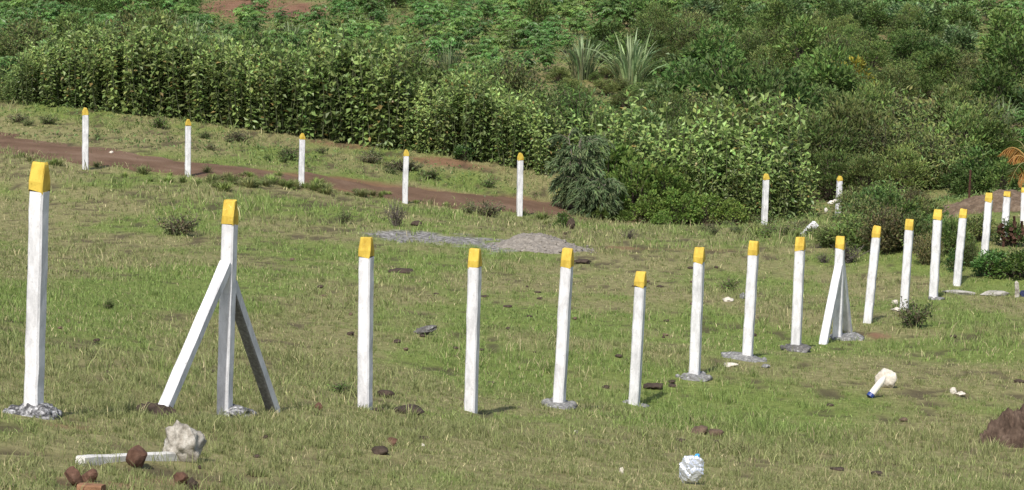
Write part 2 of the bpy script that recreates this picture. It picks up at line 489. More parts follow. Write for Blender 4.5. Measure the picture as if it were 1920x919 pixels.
# dirt road: a ragged strip laid over the ground
seg = np.concatenate([[0], np.cumsum(np.hypot(*np.diff(ROAD, axis=0).T))])
s = np.arange(0, seg[-1], 0.3)
rx, ry = np.interp(s, seg, ROAD[:, 0]), np.interp(s, seg, ROAD[:, 1])
for _ in range(3):
    rx[1:-1] = (rx[:-2] + rx[1:-1] * 2 + rx[2:]) / 4; ry[1:-1] = (ry[:-2] + ry[1:-1] * 2 + ry[2:]) / 4
tx, ty = np.gradient(rx), np.gradient(ry); tl = np.hypot(tx, ty); tx, ty = tx / tl, ty / tl
ww = np.linspace(-1, 1, 11)
PXS = project(np.stack([rx, ry, H(rx, ry)], -1))[0]
narrow = 1 - 0.45 * sstep(380, 500, PXS) * (1 - sstep(570, 640, PXS))
narrow = narrow * (1 + 0.3 * (1 - sstep(100, 330, PXS)))
half_l = 1.75 * narrow + (fbm(s * 1.1, s * 0, 101, 4) - 0.5) * 2.2
half_r = 1.6 * narrow + (fbm(s * 1.1, s * 0, 111, 4) - 0.5) * 2.2
off = np.where(ww[None] < 0, ww[None] * half_l[:, None], ww[None] * half_r[:, None])
RX, RY = rx[:, None] - ty[:, None] * off, ry[:, None] + tx[:, None] * off
RZ = H(RX, RY) + 0.03 - 0.055 * np.abs(ww[None]) ** 6
g = Geo()
idx = np.arange(RX.size).reshape(RX.shape)
g.add(np.stack([RX, RY, RZ], -1), np.stack([idx[:-1, :-1], idx[:-1, 1:], idx[1:, 1:], idx[1:, :-1]], -1).reshape(-1, 4), (1, 1, 1))
tag(g.build('dirt_road', M_ROAD, smooth=True), kind='structure')

CLEAR = []                                # spots where things lie and the turf is worn away
# ------------------------------------------------------------------ short grass
def make_grass():
    rng = np.random.default_rng(4)
    g = Geo()
    for (d0, d1, n, hh, wid) in [(9.5, 18, 260000, 0.026, 0.0046), (18, 32, 220000, 0.032, 0.0075), (32, 52, 160000, 0.034, 0.0125), (52, 76, 120000, 0.06, 0.02)]:
        D = np.sqrt(rng.uniform(d0 ** 2, d1 ** 2, n))
        ang = rng.uniform(-0.30, 0.30, n)
        x, y = D * np.tan(ang), D
        # tufts
        k = rng.random(n) < 0.55
        cell = 0.16 + 0.004 * D
        qx, qy = np.round(x / cell), np.round(y / cell)
        jx, jy = _hash(qx, qy, 7) - 0.5, _hash(qx, qy, 8) - 0.5
        x = np.where(k, (qx + jx * 0.8) * cell + rng.normal(0, 0.12, n) * cell, x)
        y = np.where(k, (qy + jy * 0.8) * cell + rng.normal(0, 0.12, n) * cell, y)
        bare = np.maximum.reduce([red_mask(x, y), dark_mask(x, y) * 0.97, road_mask(x, y) * 0.97, rut_mask(x, y) * 0.75, ash_mask(x, y) * 0.9])
        thin = 0.55 + 0.45 * sstep(0.3, 0.55, fbm(x * 0.8, y * 0.55, 121, 3))
        for (ox, oy, orad, of) in CLEAR:
            if not (d0 - 2 < oy < d1 + 2): continue
            near_ = np.abs(x - ox) < orad * 2
            dx, dy = (x[near_] - ox) / orad, y[near_] - oy
            dd = np.hypot(dx, np.where(dy > 0, dy / orad, dy / (orad + 0.006 * oy + 0.1)))
            bare[near_] = np.maximum(bare[near_], of * (1 - sstep(0.75, 1.15, dd)))
        keep = rng.random(n) < (1 - bare) * thin
        x, y = x[keep], y[keep]; n = len(x)
        tall = 0.6 + 1.3 * fbm(x * 0.5, y * 0.35, 131, 3) ** 2 * 2
        tall = tall * np.where(_hash(np.round(x / 0.3), np.round(y / 0.3), 12) > 0.93, 1.9, 1.0)
        h = hh * tall * rng.lognormal(0, 0.35, n)
        w = wid * rng.uniform(0.6, 1.3, n)
        az = rng.uniform(0, 2 * math.pi, n)
        lean = np.abs(rng.normal(0.5, 0.35, n)) * h
        sd = rng.uniform(0, 2 * math.pi, n)
        bx, by = np.cos(sd) * w / 2, np.sin(sd) * w / 2
        z = H(x, y) - 0.006
        mx, my, mz = x + np.cos(az) * lean * 0.35, y + np.sin(az) * lean * 0.35, z + h * 0.6
        V = np.stack([np.stack([x - bx, y - by, z], 1), np.stack([x + bx, y + by, z], 1),
                      np.stack([mx + bx * 0.8, my + by * 0.8, mz], 1), np.stack([mx - bx * 0.8, my - by * 0.8, mz], 1),
                      np.stack([x + np.cos(az) * lean, y + np.sin(az) * lean, z + h], 1)], 1)
        G = green_amount(x, y)
        G = np.clip(G + rng.normal(0, 0.28, n), 0, 1)[:, None]
        straw = (rng.random(n) < 0.04 + 0.10 * sstep(0.5, 0.65, fbm(x * 0.6, y * 0.4, 141, 3)))[:, None]
        c = np.array([0.212, 0.226, 0.096]) * (1 - G) + np.array([0.18, 0.25, 0.07]) * G
        c = np.where(straw, np.array([0.42, 0.37, 0.21]), c)
        c = c * rng.lognormal(0, 0.22, (n, 1))
        i = np.arange(n)[:, None] * 5
        base = g.n
        g.add(V.reshape(-1, 3), i + [0, 1, 2, 3], np.repeat(c, 5, 0))
        g.f.append(i + [3, 2, 4] + base)
    o = g.build('grass', M_GRASS)
    tag(o, 'short dry and green grass covering the sloping plot', 'grass', kind='stuff')

# ================================================================== FENCE POSTS
def box_shaft(g, z0, z1, w, seed, nseg=14):
    rng = np.random.default_rng(seed)
    zs = np.linspace(z0, z1, nseg)
    ch = 0.12 * w
    h = w / 2
    prof = np.array([(-h + ch, -h), (h - ch, -h), (h, -h + ch), (h, h - ch), (h - ch, h), (-h + ch, h), (-h, h - ch), (-h, -h + ch)])
    v = []
    for z in zs:
        o = rng.normal(0, 0.012 * w, 2)
        p = prof * (1 + rng.normal(0, 0.008)) + o + rng.normal(0, 0.008 * w, prof.shape)
        v.append(np.hstack([p, np.full((8, 1), z)]))
    v = np.concatenate(v)
    f = [[i * 8 + j, i * 8 + (j + 1) % 8, (i + 1) * 8 + (j + 1) % 8, (i + 1) * 8 + j] for i in range(nseg - 1) for j in range(8)]
    g.add(v, f, (1, 1, 1))
    k = (nseg - 1) * 8
    g.f.append(np.array([[k + j for j in range(8)], [7 - j for j in range(8)]]) + (g.n - len(v)))

def wedge_cap(g, z0, z1, w, seed):
    """yellow top: upright for a third of its height, then both row-facing sides slope to a blunt ridge"""
    rng = np.random.default_rng(seed)
    L = z1 - z0; h = w / 2 * 1.03
    rings = [(z0 - 0.001, h * 1.0, h * 1.0), (z0 + L * 0.36, h * 0.99, h * 0.97), (z0 + L * 0.93, h * 0.93, h * 0.40), (z1, h * 0.86, h * 0.30)]
    v = []
    for z, a, b in rings:
        c = 0.14 * min(a, b)
        r = np.array([(-a + c, -b, z), (a - c, -b, z), (a, -b + c, z), (a, b - c, z), (a - c, b, z), (-a + c, b, z), (-a, b - c, z), (-a, -b + c, z)])
        jz = 0.09 if z <= z0 + 1e-6 else 0.02
        v.append(r + rng.normal(0, 1, r.shape) * np.array([0.02, 0.02, jz]) * w * (np.array([0.2, 0.2, 1]) if jz > 0.05 else 1))
    n = len(rings)
    v = np.concatenate(v)
    f = [[i * 8 + j, i * 8 + (j + 1) % 8, (i + 1) * 8 + (j + 1) % 8, (i + 1) * 8 + j] for i in range(n - 1) for j in range(8)]
    g.add(v, f, (1, 1, 1))
    g.f.append(np.array([[(n - 1) * 8 + j for j in range(8)]]) + (g.n - len(v)))

def lump(g, rx, ry, rz, seed, rough=0.25, flat=0.0, sub=3, center=(0, 0, 0), fine=0.35, cuts=(0.62, 0.98)):
    """an irregular stone or mortar lump: displaced icosphere"""
    import bmesh
    bm = bmesh.new()
    bmesh.ops.create_icosphere(bm, subdivisions=sub, radius=1)
    v = np.array([p.co[:] for p in bm.verts]); f = np.array([[q.index for q in p.verts] for p in bm.faces])
    bm.free()
    rng = np.random.default_rng(seed)
    for k in range(26):                       # facets: cut the ball by random planes
        n = norm(rng.normal(0, 1, 3)); off = rng.uniform(*cuts)
        t = v @ n - off
        v = v - np.maximum(t, 0)[:, None] * n * 0.85
    q = v * 3.1 + seed
    d = fbm(q[:, 0] + q[:, 2] * 0.7, q[:, 1] - q[:, 2] * 0.6, seed, 4) - 0.5
    q2 = v * 8.7 + seed * 1.3
    d = d + fine * (fbm(q2[:, 0] + q2[:, 2] * 0.6, q2[:, 1] - q2[:, 2] * 0.8, seed + 7, 2) - 0.5)
    v = v * (1 + rough * d)[:, None]
    v = v - (v.max(0) + v.min(0)) / 2
    v = v / np.abs(v).max(0) * [rx, ry, rz]
    if flat: v[:, 2] = np.where(v[:, 2] < -flat * rz, -flat * rz, v[:, 2])
    g.add(v + np.array(center), f, (1, 1, 1))

def brace(g, foot, head, w, right, seed):
    """square prop from foot to head, in post coordinates, its side faces square to the row"""
    foot, head = np.array(foot, float), np.array(head, float)
    A = norm(head - foot); right = norm(np.array(right, float)); up = np.cross(right, A)
    gg = Geo(); box_shaft(gg, -0.12, np.linalg.norm(head - foot), w, seed, 10)
    v = gg.v[0].astype(float)
    v = foot + v[:, :1] * right + v[:, 1:2] * up + v[:, 2:] * A
    n0 = g.n
    g.add(v, gg.f[0], (1, 1, 1)); g.f.append(gg.f[1] + n0)
    # which faces look down: on one prop these take a darker grey
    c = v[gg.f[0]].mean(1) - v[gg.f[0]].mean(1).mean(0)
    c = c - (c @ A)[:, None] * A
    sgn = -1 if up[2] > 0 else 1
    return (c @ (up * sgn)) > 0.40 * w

def rim(g, foot, seed):
    """crumbled edge of a mortar footing"""
    rg = np.random.default_rng(seed + 50)
    R_ = {'grey': .17, 'flat': .17, 'wide': .22, 'wider': .32, 'dark': .22, 'small': .16, 'splash': .15}[foot]
    for q in range(10):
        a_ = rg.uniform(0, 6.28); d_ = R_ * rg.uniform(0.5, 0.9); e_ = rg.uniform(0.025, 0.06)
        lump(g, e_, e_ * rg.uniform(0.6, 1), e_ * 0.8, 3000 + seed + q, 0.4, sub=2, center=(d_ * math.cos(a_), d_ * math.sin(a_), 0.015))

def post(base, top, w, rowdir, label, group, foot=None, seed=0, name='fence_post', capfrac=0.112):
    base, top = Vector(base), Vector(top)
    zax = (top - base).normalized()
    yax = Vector((rowdir[0], rowdir[1], 0)); yax = (yax - zax * yax.dot(zax)).normalized()
    xax = yax.cross(zax)
    M = Matrix((xax, yax, zax)).transposed()
    L = (top - base).length
    t = empty(name, base, M.to_euler())
    tag(t, label, 'post', group)
    cl = L * capfrac
    g = Geo(); box_shaft(g, -0.15, L - cl, w, seed); g.build('shaft', M_WHITE, t)
    g = Geo(); wedge_cap(g, L - cl, L, w, seed + 1); g.build('cap', M_YELLOW, t)
    if foot == 'splash':
        g = Geo(); lump(g, 0.15, 0.15, 0.105, seed + 3, 0.5, sub=5); lump(g, 0.06, 0.05, 0.04, seed + 5, 0.5, sub=3, center=(-0.12, -0.08, 0.01)); lump(g, 0.055, 0.06, 0.045, seed + 6, 0.5, sub=3, center=(0.12, -0.07, 0.015)); lump(g, 0.04, 0.04, 0.03, seed + 9, 0.5, sub=3, center=(0.02, -0.15, 0.0)); rim(g, foot, seed); g.build('footing', M_SPLASH, t, smooth=True)
    elif foot == 'grey':
        g = Geo(); lump(g, 0.16, 0.2, 0.06, seed + 3, 0.4, sub=4, center=(0.02, -0.03, 0)); rim(g, foot, seed); g.build('footing', M_CEMENT, t, smooth=True)
    elif foot == 'flat':
        g = Geo(); lump(g, 0.17, 0.16, 0.035, seed + 3, 0.4, sub=4); rim(g, foot, seed); g.build('footing', M_CEMENT, t, smooth=True)
    elif foot == 'wide':
        g = Geo(); lump(g, 0.22, 0.22, 0.06, seed + 3, 0.4, sub=4); rim(g, foot, seed); g.build('footing', M_CEMENT, t, smooth=True)
    elif foot == 'wider':
        g = Geo(); lump(g, 0.33, 0.3, 0.085, seed + 3, 0.4, sub=4, center=(-0.05, 0, 0)); rim(g, foot, seed); g.build('footing', M_CEMENT, t, smooth=True)
    elif foot == 'dark':
        g = Geo(); lump(g, 0.22, 0.22, 0.085, seed + 3, 0.4, sub=4); rim(g, foot, seed); g.build('footing', M_DARKCEM, t, smooth=True)
    elif foot == 'small':
        g = Geo(); lump(g, 0.16, 0.16, 0.05, seed + 3, 0.4, sub=4, center=(0.06, 0, 0)); rim(g, foot, seed); g.build('footing', M_CEMENT, t, smooth=True)
    return t, M

p0, p13 = at(NEAR[0][0], NEAR[0][1], near_D(NEAR[0][0])), at(NEAR[13][0], NEAR[13][1], near_D(NEAR[13][0]))
ROW = norm((p13 - p0)[:2])
f0, f5 = at(FAR[0][0], FAR[0][1], far_D(FAR[0][0])), at(FAR[5][0], FAR[5][1], far_D(FAR[5][0]))
FROW = norm((f5 - f0)[:2])
NEAR_LABELS = [
    'white yellow-capped post on a whitewashed rubble footing, at the near end of the row',
    'white post with two sloping props, yellow cap, beside the pale boulder',
    'white yellow-capped post, dark clods at its foot, first after the big propped post',
    'white yellow-capped post rising straight from green tufts, second after the big propped post',
    'white yellow-capped post on a lumpy grey cement collar, third after the big propped post',
    'shortest white yellow-capped post of the row, on a thin flat cement pad',
    'white yellow-capped post on a flat grey pad, next after the shortest post',
    'white yellow-capped post on the widest grey cement pad',
    'white yellow-capped post on a dark cement lump, just before the smaller propped post',
    'smaller propped white post with rubble at its foot, yellow cap',
    'leaning white yellow-capped post beside the red soil patch, after the smaller propped post',
    'white yellow-capped post standing behind the bushy weed, pale stones at its foot',
    'white yellow-capped post beside the broken stone kerb, on a small cement foot',
    'white yellow-capped post leaning in front of the weeds behind the stone kerb',
    'white yellow-capped post behind the dark leafy bush, in front of the red earth bank',
    'white yellow-capped post half hidden by the rusty scrap',
    'white post cut off by the picture edge, beyond the rusty scrap']
GN = 'white posts with yellow caps in the near row'
def shown_width(px, w_px, D, row, corr=1.0):
    """real width of a square post whose two visible faces together span w_px"""
    v = norm(np.array([(px - CX) / F, 1.0]))
    r = np.array([row[1], -row[0]])
    return w_px * corr * D / F / (abs(v @ row) + abs(v @ r))
for i, (bx, by, tx_, ty_, wpx, foot) in enumerate(NEAR):
    D = near_D(bx)
    b = at(bx, by, D); tp = at(tx_, ty_, D)
    if i >= 15: b[2] = float(H(b[0], b[1]))
    CLEAR.append((b[0], b[1], {'splash': .2, 'grey': .2, 'wide': .24, 'wider': .36, 'dark': .26, 'brace': .2, 'flat': .2}.get(foot, 0.09), 0.85))
    w = shown_width(bx, wpx, D, ROW)
    t, M = post(b, tp, w, ROW, NEAR_LABELS[i], GN, None if foot in ('brace', 'stones') else foot, seed=11 * i + 3,
                name='braced_post' if foot == 'brace' else 'fence_post')
    if foot == 'brace':
        Mi = M.inverted()
        L = (Vector(tp) - Vector(b)).length
        big = i == 1
        for sgn, dist, hgt in ((-1, 0.92, 0.70), (1, 0.80, 0.60)) if big else ((-1, 1.0, 0.72), (1, 0.8, 0.74)):
            fx, fy = b[0] + sgn * ROW[0] * dist, b[1] + sgn * ROW[1] * dist
            if big and sgn > 0: fx += 0.0
            fw = Vector((fx, fy, float(H(fx, fy)))) - Vector(b)
            fl = Mi @ fw
            g = Geo()
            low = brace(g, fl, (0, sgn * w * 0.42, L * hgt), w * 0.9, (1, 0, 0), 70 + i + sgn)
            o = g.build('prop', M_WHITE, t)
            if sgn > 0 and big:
                o.data.materials.append(M_SPECKGREY)  # down-facing sides of this prop are coloured a darker speckled grey
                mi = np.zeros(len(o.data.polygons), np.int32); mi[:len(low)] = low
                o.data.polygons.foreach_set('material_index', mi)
                tag(o, 'prop with a darker grey underside')
            if sgn < 0 and big:
                g = Geo(); lump(g, 0.14, 0.13, 0.085, 91, 0.6, sub=4, center=(fl.x - 0.02, fl.y - 0.04, fl.z)); CLEAR.append((fx, fy, 0.2, 0.95)); g.build('prop_footing', M_CLOD, t)
        g = Geo()
        if big: lump(g, 0.15, 0.12, 0.045, 95, 0.7, sub=4, center=(0.09, 0.02, -0.005))
        else: lump(g, 0.3, 0.3, 0.08, 97, 0.7, sub=4, center=(0.12, 0.1, 0))
        g.build('footing', M_SPLASH if big else M_CEMENT, t, smooth=True)
FAR_LABELS = [
    'white yellow-capped post on the road verge, at the uphill end of the far row',
    'white yellow-capped post on the road verge, second from the uphill end of the far row',
    'white yellow-capped post at the edge of the dirt road, midway along the hedge',
    'white yellow-capped post rising behind the dead thorny bush',
    'white yellow-capped post on the verge beside the drooping grey-green shrub',
    'white yellow-capped post standing alone in front of the big leafy shrubs below the road',
    'white yellow-capped post half hidden by dry scrub and pale rubbish']
for i, (bx, by, tx_, ty_, wpx) in enumerate(FAR):
    D = far_D(bx)
    b = at(bx, by, D); tp = at(tx_, ty_, D)
    b[2] = min(b[2], float(H(b[0], b[1])) + 0.02)
    post(b, tp, shown_width(bx, wpx, D, FROW) * 0.95, FROW, FAR_LABELS[i], 'white posts with yellow caps along the dirt road', None, seed=300 + 11 * i)

# ================================================================== STONES, CLODS AND RUBBISH
def rock(name, px, py, wpx, hpx, m, label, cat, seed, depth=1.0, sink=0.25, rough=0.4, group=None, rz=None, sub=4):
    """a stone whose visible foot stands at picture point px, py"""
    p = hit(px, py)
    k = p.y / F
    rx, h = wpx * k / 2, hpx * k
    g = Geo()
    rzz = h / (2 * (1 - sink)) if rz is None else rz
    lump(g, rx, rx * depth, rzz, seed, rough * (0.5 if name == 'red_rock' else 1), sub=sub, fine=0.08 if name == 'red_rock' else 0.35, cuts=(0.38, 0.8) if name == 'red_rock' else (0.62, 0.98))
    o = g.build(name, m, smooth=name != 'red_rock' and wpx > 20)
    o.location = (p.x, p.y + rx * depth * 0.5, p.z + rzz * (1 - 2 * sink))
    o.location.z = float(H(o.location.x, o.location.y)) + rzz * (1 - 2 * sink)
    CLEAR.append((o.location.x, o.location.y, rx * 1.15, 0.93))
    tag(o, label, cat, group)
    return o

# pale boulder and the fallen post with the red rock on it
rock('boulder', 344, 866, 84, 80, M_BOULDER, 'pale lichen-spotted boulder at the foot of the propped post', 'rock', 5, 0.8, 0.2, 0.6)
def lying_post(name, pa, pb, w, m, label, lift=0.02, end=None):
    a, b = hit(*pa), hit(*pb)
    d = b - a; L = d.length
    g = Geo(); box_shaft(g, 0, L, w, 40, 12)
    o = g.build(name, m)
    g2 = g.v[0]
    z = d.normalized(); y = Vector((0, 0, 1)); y = (y - z * y.dot(z)).normalized(); x = y.cross(z)
    o.matrix_world = Matrix.Translation(a + Vector((0, 0, w / 2 * 0.6 + lift))) @ Matrix((x, y, z)).transposed().to_4x4()
    # a cap on the open lower end
    return tag(o, label, 'post')
lying_post('fallen_post', (150, 872), (350, 862), 0.06, M_OLDWHITE, 'worn whitewashed post lying in the grass under a red rock', 0.0)
rock('red_rock', 255, 874, 42, 37, M_REDROCK, 'round red-brown rock resting on the fallen post', 'rock', 58, 0.9, 0.1, 0.25)
rock('red_rock', 136, 908, 38, 33, M_REDROCK, 'taller of two red rocks beside a broken brick', 'rock', 9, 0.9, 0.2, 0.5)
rock('red_rock', 167, 904, 34, 26, M_REDROCK, 'lower of two red rocks, lying against a broken brick', 'rock', 10, 0.9, 0.2, 0.5)
rock('red_rock', 338, 908, 32, 26, M_REDROCK, 'small red rock beside a dark clod in the grass', 'rock', 12, 0.9, 0.25, 0.5)
rock('soil_clod', 361, 918, 24, 26, M_CLOD, 'dark clod beside a small red rock', 'clod', 13, 0.9, 0.2, 0.5)
def brick(px, py, label):
    p = hit(px, py)
    g = Geo(); box_shaft(g, -0.06, 0.06, 0.06, 6, 5)
    o = g.build('brick', M_BRICK)
    o.location = (p.x, p.y + 0.02, p.z + 0.03); o.rotation_euler = (R(90), R(4), R(78))
    # close both ends
    return tag(o, label, 'brick')
brick(170, 934, 'broken orange brick lying below two red rocks')
# grey broken concrete by the third post
def concrete_chunk():
    p = hit(797, 628)
    t = Geo()
    lump(t, 0.16, 0.065, 0.06, 23, 0.7, sub=4)
    CLEAR.append((p.x, p.y, 0.16, 0.9)); o = t.build('concrete_chunk', M_DARKCEM)
    o.location = (p.x, p.y + 0.04, p.z + 0.05); o.rotation_euler = (0, R(-14), R(20))
    tag(o, 'grey broken concrete piece lying in the grass between two posts', 'rubble')
concrete_chunk()
for a in [
    ('soil_clod', 722, 742, 36, 11, M_CLOD, 'dark flat clod lying behind the post with clods at its foot', 15),
    ('soil_clod', 712, 772, 26, 9, M_CLOD, 'small dark clod touching the foot of a white post', 16),
    ('soil_clod', 767, 776, 62, 14, M_CLOD, 'long dark clod beside the first post after the propped one', 17),
    ('soil_clod', 712, 852, 34, 14, M_CLOD, 'dark clod beside a reddish stone in open grass', 18),
    ('red_rock', 734, 836, 22, 17, M_REDROCK, 'reddish stone beside a dark clod in open grass', 19),
    ('soil_clod', 795, 824, 24, 7, M_CLOD, 'thin dark clod above a tiny white pebble', 20),
    ('pebble', 793, 837, 7, 6, M_PALE, 'tiny white pebble below a thin dark clod', 21),
    ('pebble', 1166, 888, 9, 13, M_PALE, 'small upright white pebble in open grass', 22),
    ('soil_clod', 1225, 731, 40, 11, M_CLOD, 'dark clod just behind the shortest post', 24),
    ('dung_heap', 1312, 814, 36, 16, M_BROWN, 'lumpy brown dung beside a second lump in the grass', 25),
    ('dung_heap', 1342, 818, 34, 13, M_BROWN, 'lower brown dung lump in the grass, above the silvery bag', 26),
    ('soil_clod', 1342, 832, 12, 8, M_CLOD, 'small dark clod below the dung lumps', 27),
    ('soil_clod', 1645, 890, 24, 6, M_CLOD, 'small dark clod alone in the dry grass', 28),
    ('soil_clod', 1912, 718, 22, 7, M_CLOD, 'dark clod by the picture edge above the earth mound', 29),
    ('soil_clod', 597, 768, 16, 14, M_REDROCK, 'reddish clod in the grass beyond the propped post', 30),
    ('soil_clod', 600, 540, 14, 6, M_CLOD, 'small dark clod in the upper grass', 33),
    ('pebble', 1788, 738, 14, 12, M_PALE, 'pale pebble, the taller of a pair', 34),
    ('pebble', 1803, 742, 18, 8, M_PALE, 'pale flat pebble, the lower of a pair', 35),
    ('pebble', 1366, 566, 22, 9, M_PALE, 'pale stone beside the small leafy weed and a white post', 36),
    ('pebble', 1392, 560, 12, 12, M_CEMENT, 'grey stone touching the back of a white post', 37),
    ('pebble', 1678, 571, 12, 9, M_PALE, 'pale stone at the foot of a post, upper of a pair', 38),
    ('pebble', 1680, 584, 18, 8, M_PALE, 'pale flat stone at the foot of a post, lower of a pair', 39),
    ('pebble', 208, 289, 9, 6, M_PALE, 'white pebble lying on the dirt road', 40),
    ('pebble', 1080, 812, 8, 5, M_PALE, 'tiny pale pebble in the grass below the cement collar', 41),
    ('cement_rubble', 1372, 688, 30, 8, M_PALE, 'pale rubble spilled beside the widest cement pad', 42),
    ('cement_rubble', 1436, 690, 18, 7, M_CEMENT, 'small grey rubble at the edge of the widest cement pad', 43),
    ('soil_clod', 1070, 430, 18, 22, M_CLOD, 'dark lump under the drooping grey-green shrub', 44),
    ('soil_clod', 780, 424, 22, 10, M_CLOD, 'dark clod behind the ash patch', 45),
    ('soil_clod', 752, 512, 52, 9, M_CLOD, 'long dark clod in the upper grass behind the first plain post', 46),
    ('soil_clod', 1092, 494, 36, 8, M_CLOD, 'dark clod behind the cap of the post with the cement collar', 47),
    ('soil_clod', 200, 700, 12, 6, M_CLOD, 'tiny dark clod beyond the rubble-footed post', 48),
]:
    rock(*a[:7], 'pebble' if a[0] == 'pebble' else 'rock' if 'rock' in a[0] else 'clod' if 'clod' in a[0] else 'dung' if 'dung' in a[0] else 'rubble', a[7], 0.9, 0.2, 0.6, sub=3)

for q in range(54):
    px, py = RNG0.uniform(20, 1900), RNG0.uniform(400, 900)
    if q < 34: px, py = RNG0.uniform(640, 1330), RNG0.uniform(480, 730)
    k = 0.6 + 0.6 * (py - 400) / 500
    rock('soil_clod', px, py, RNG0.uniform(7, 24) * k, RNG0.uniform(4, 7.5) * k, M_CLOD if q % 4 else M_BROWN, 'small dark clod scattered in the turf', 'clod', 900 + q, 0.9, 0.15, 0.6, 'small dark clods scattered in the turf', sub=3)
# stone with a white bottle lying against it
rock('pale_stone', 1662, 727, 44, 36, M_PALE, 'pale rounded stone with a white bottle lying against it', 'rock', 50, 0.8, 0.12, 0.3)
def bottle():
    a, b = hit(1631, 746), hit(1655, 722)
    d = Vector(at(1659, 710, a.y + 0.12)) - a
    t = empty('plastic_bottle', a + Vector((0, 0, 0.02)))
    t.rotation_euler = d.normalized().to_track_quat('Z', 'Y').to_euler()
    t.scale = (1.15, 1.15, d.length / 0.262)
    CLEAR.append((a.x + 0.06, a.y + 0.05, 0.14, 0.9))
    g = Geo()
    tube(g, [(0, 0, 0.03), (0, 0, 0.05), (0, 0, 0.20), (0, 0, 0.235), (0, 0, 0.26), (0, 0, 0.262)], [0.034, 0.037, 0.034, 0.025, 0.016, 0.002], (1, 1, 1), 12)
    g.build('bottle_body', M_BONE, t, smooth=True)
    g = Geo()
    tube(g, [(0, 0, -0.012), (0, 0, -0.01), (0, 0, 0.03), (0, 0, 0.032)], [0.004, 0.036, 0.038, 0.02], (1, 1, 1), 12)
    g.build('bottle_base', M_BLUE, t)
    tag(t, 'dull white plastic bottle with blue end leaning on a pale stone', 'bottle')
bottle()

def crumpled_bag():
    p = hit(1296, 908)
    t = empty('plastic_bag', p)
    rng = np.random.default_rng(5)
    g = Geo(); lump(g, 0.085, 0.07, 0.105, 61, 0.5, sub=5)
    v = g.v[0].astype(float)
    for k in range(220):
        n = norm(rng.normal(0, 1, 3)); o = 0.98 * np.max(v @ n) * rng.uniform(0.90, 0.99)
        tt = v @ n - o
        v -= np.maximum(tt, 0)[:, None] * n * 1.2
    v = (v - (v.max(0) + v.min(0)) / 2); v = v / np.abs(v).max(0) * [0.082, 0.065, 0.1]
    g.v[0] = v.astype(np.float32)
    v2 = v * 60; v *= (1 + 0.25 * (fbm(v2[:, 0] + v2[:, 2], v2[:, 1] - v2[:, 2], 3, 3) - 0.5))[:, None]; g.v[0] = v.astype(np.float32)
    b = g.build('bag_body', M_FOIL, t); b.location = (0, 0.04, 0.085); b.rotation_euler = (0, R(12), 0); CLEAR.append((p.x, p.y + 0.03, 0.1, 0.9))
    g = Geo()
    tube(g, [(0.03, 0.03, 0.14), (0.036, 0.03, 0.172), (0.042, 0.03, 0.19), (0.04, 0.03, 0.195)], [0.024, 0.018, 0.015, 0.004], (1, 1, 1), 7)
    g.build('bag_twist', M_SKYBLUE, t)
    tag(t, 'crumpled silvery plastic bag with a light blue twist lying in the grass', 'bag')
crumpled_bag()

# heaps
def heap(name, px, py, wpx, hpx, m, label, seed, depth=0.9, cat='heap', lumps=0, power=1.0):
    p = hit(px, py); k = p.y / F
    r, h = wpx * k / 2, hpx * k
    n = 100
    gx_, gy_ = np.meshgrid(np.linspace(-1.1, 1.1, n), np.linspace(-1.1, 1.1, n))
    rr = np.hypot(gx_, gy_)
    prof = np.clip(1 - rr + (fbm(gx_ * 2 + seed, gy_ * 2, seed, 3) - 0.5) * 0.5, 0, 1) ** power
    z = prof * h + (fbm(gx_ * 9 + seed, gy_ * 9, seed + 4, 4) - 0.5) * (0.2 + lumps) * h * sstep(0, 0.15, prof)
    X, Y = gx_ * r, gy_ * r * depth
    cy = p.y + r * depth * 0.5
    Z = H(p.x + X, cy + Y) - p.z + z - 0.03
    g = Geo(); idx = np.arange(n * n).reshape(n, n)
    g.add(np.stack([X, Y, Z], -1), np.stack([idx[:-1, :-1], idx[:-1, 1:], idx[1:, 1:], idx[1:, :-1]], -1).reshape(-1, 4), (1, 1, 1))
    if 'gravel' in name:
        rg = np.random.default_rng(seed)
        for q in range(240):
            a_, d_ = rg.uniform(0, 6.28), math.sqrt(rg.random()) * 1.15
            u_, w_ = d_ * math.cos(a_), d_ * math.sin(a_)
            i_, j_ = int(np.clip((w_ + 1.1) / 2.2 * (n - 1), 0, n - 1)), int(np.clip((u_ + 1.1) / 2.2 * (n - 1), 0, n - 1))
            e_ = rg.uniform(0.012, 0.04)
            lump(g, e_, e_ * 0.8, e_ * 0.7, 2000 + q, 0.3, sub=1, center=(u_ * r, w_ * r * depth, Z[i_, j_] + 0.03 * (d_ > 1)))
    o = g.build(name, m, smooth=True); o.location = (p.x, cy, p.z)
    CLEAR.append((p.x, cy, r * 0.95, 0.98))
    return tag(o, label, cat)
M_BANK = stone_material('bank_soil', [(0.3, (0.07, 0.05, 0.034)), (0.5, (0.125, 0.09, 0.062)), (0.7, (0.20, 0.155, 0.115))], 5)
heap('earth_bank', 1880, 394, 270, 34, M_BANK, 'long grey-brown earth bank behind the last posts of the row', 9, 0.6, 'bank', 0.3, 0.5)
heap('gravel_heap', 1015, 470, 190, 34, M_GRAVEL, 'low heap of grey gravel behind the post row', 3, 0.9, power=0.8)
heap('earth_mound', 1925, 838, 165, 84, M_MOUND, 'dark brown heap of turned earth by the picture edge', 6, 0.8, power=0.75, lumps=0.5)
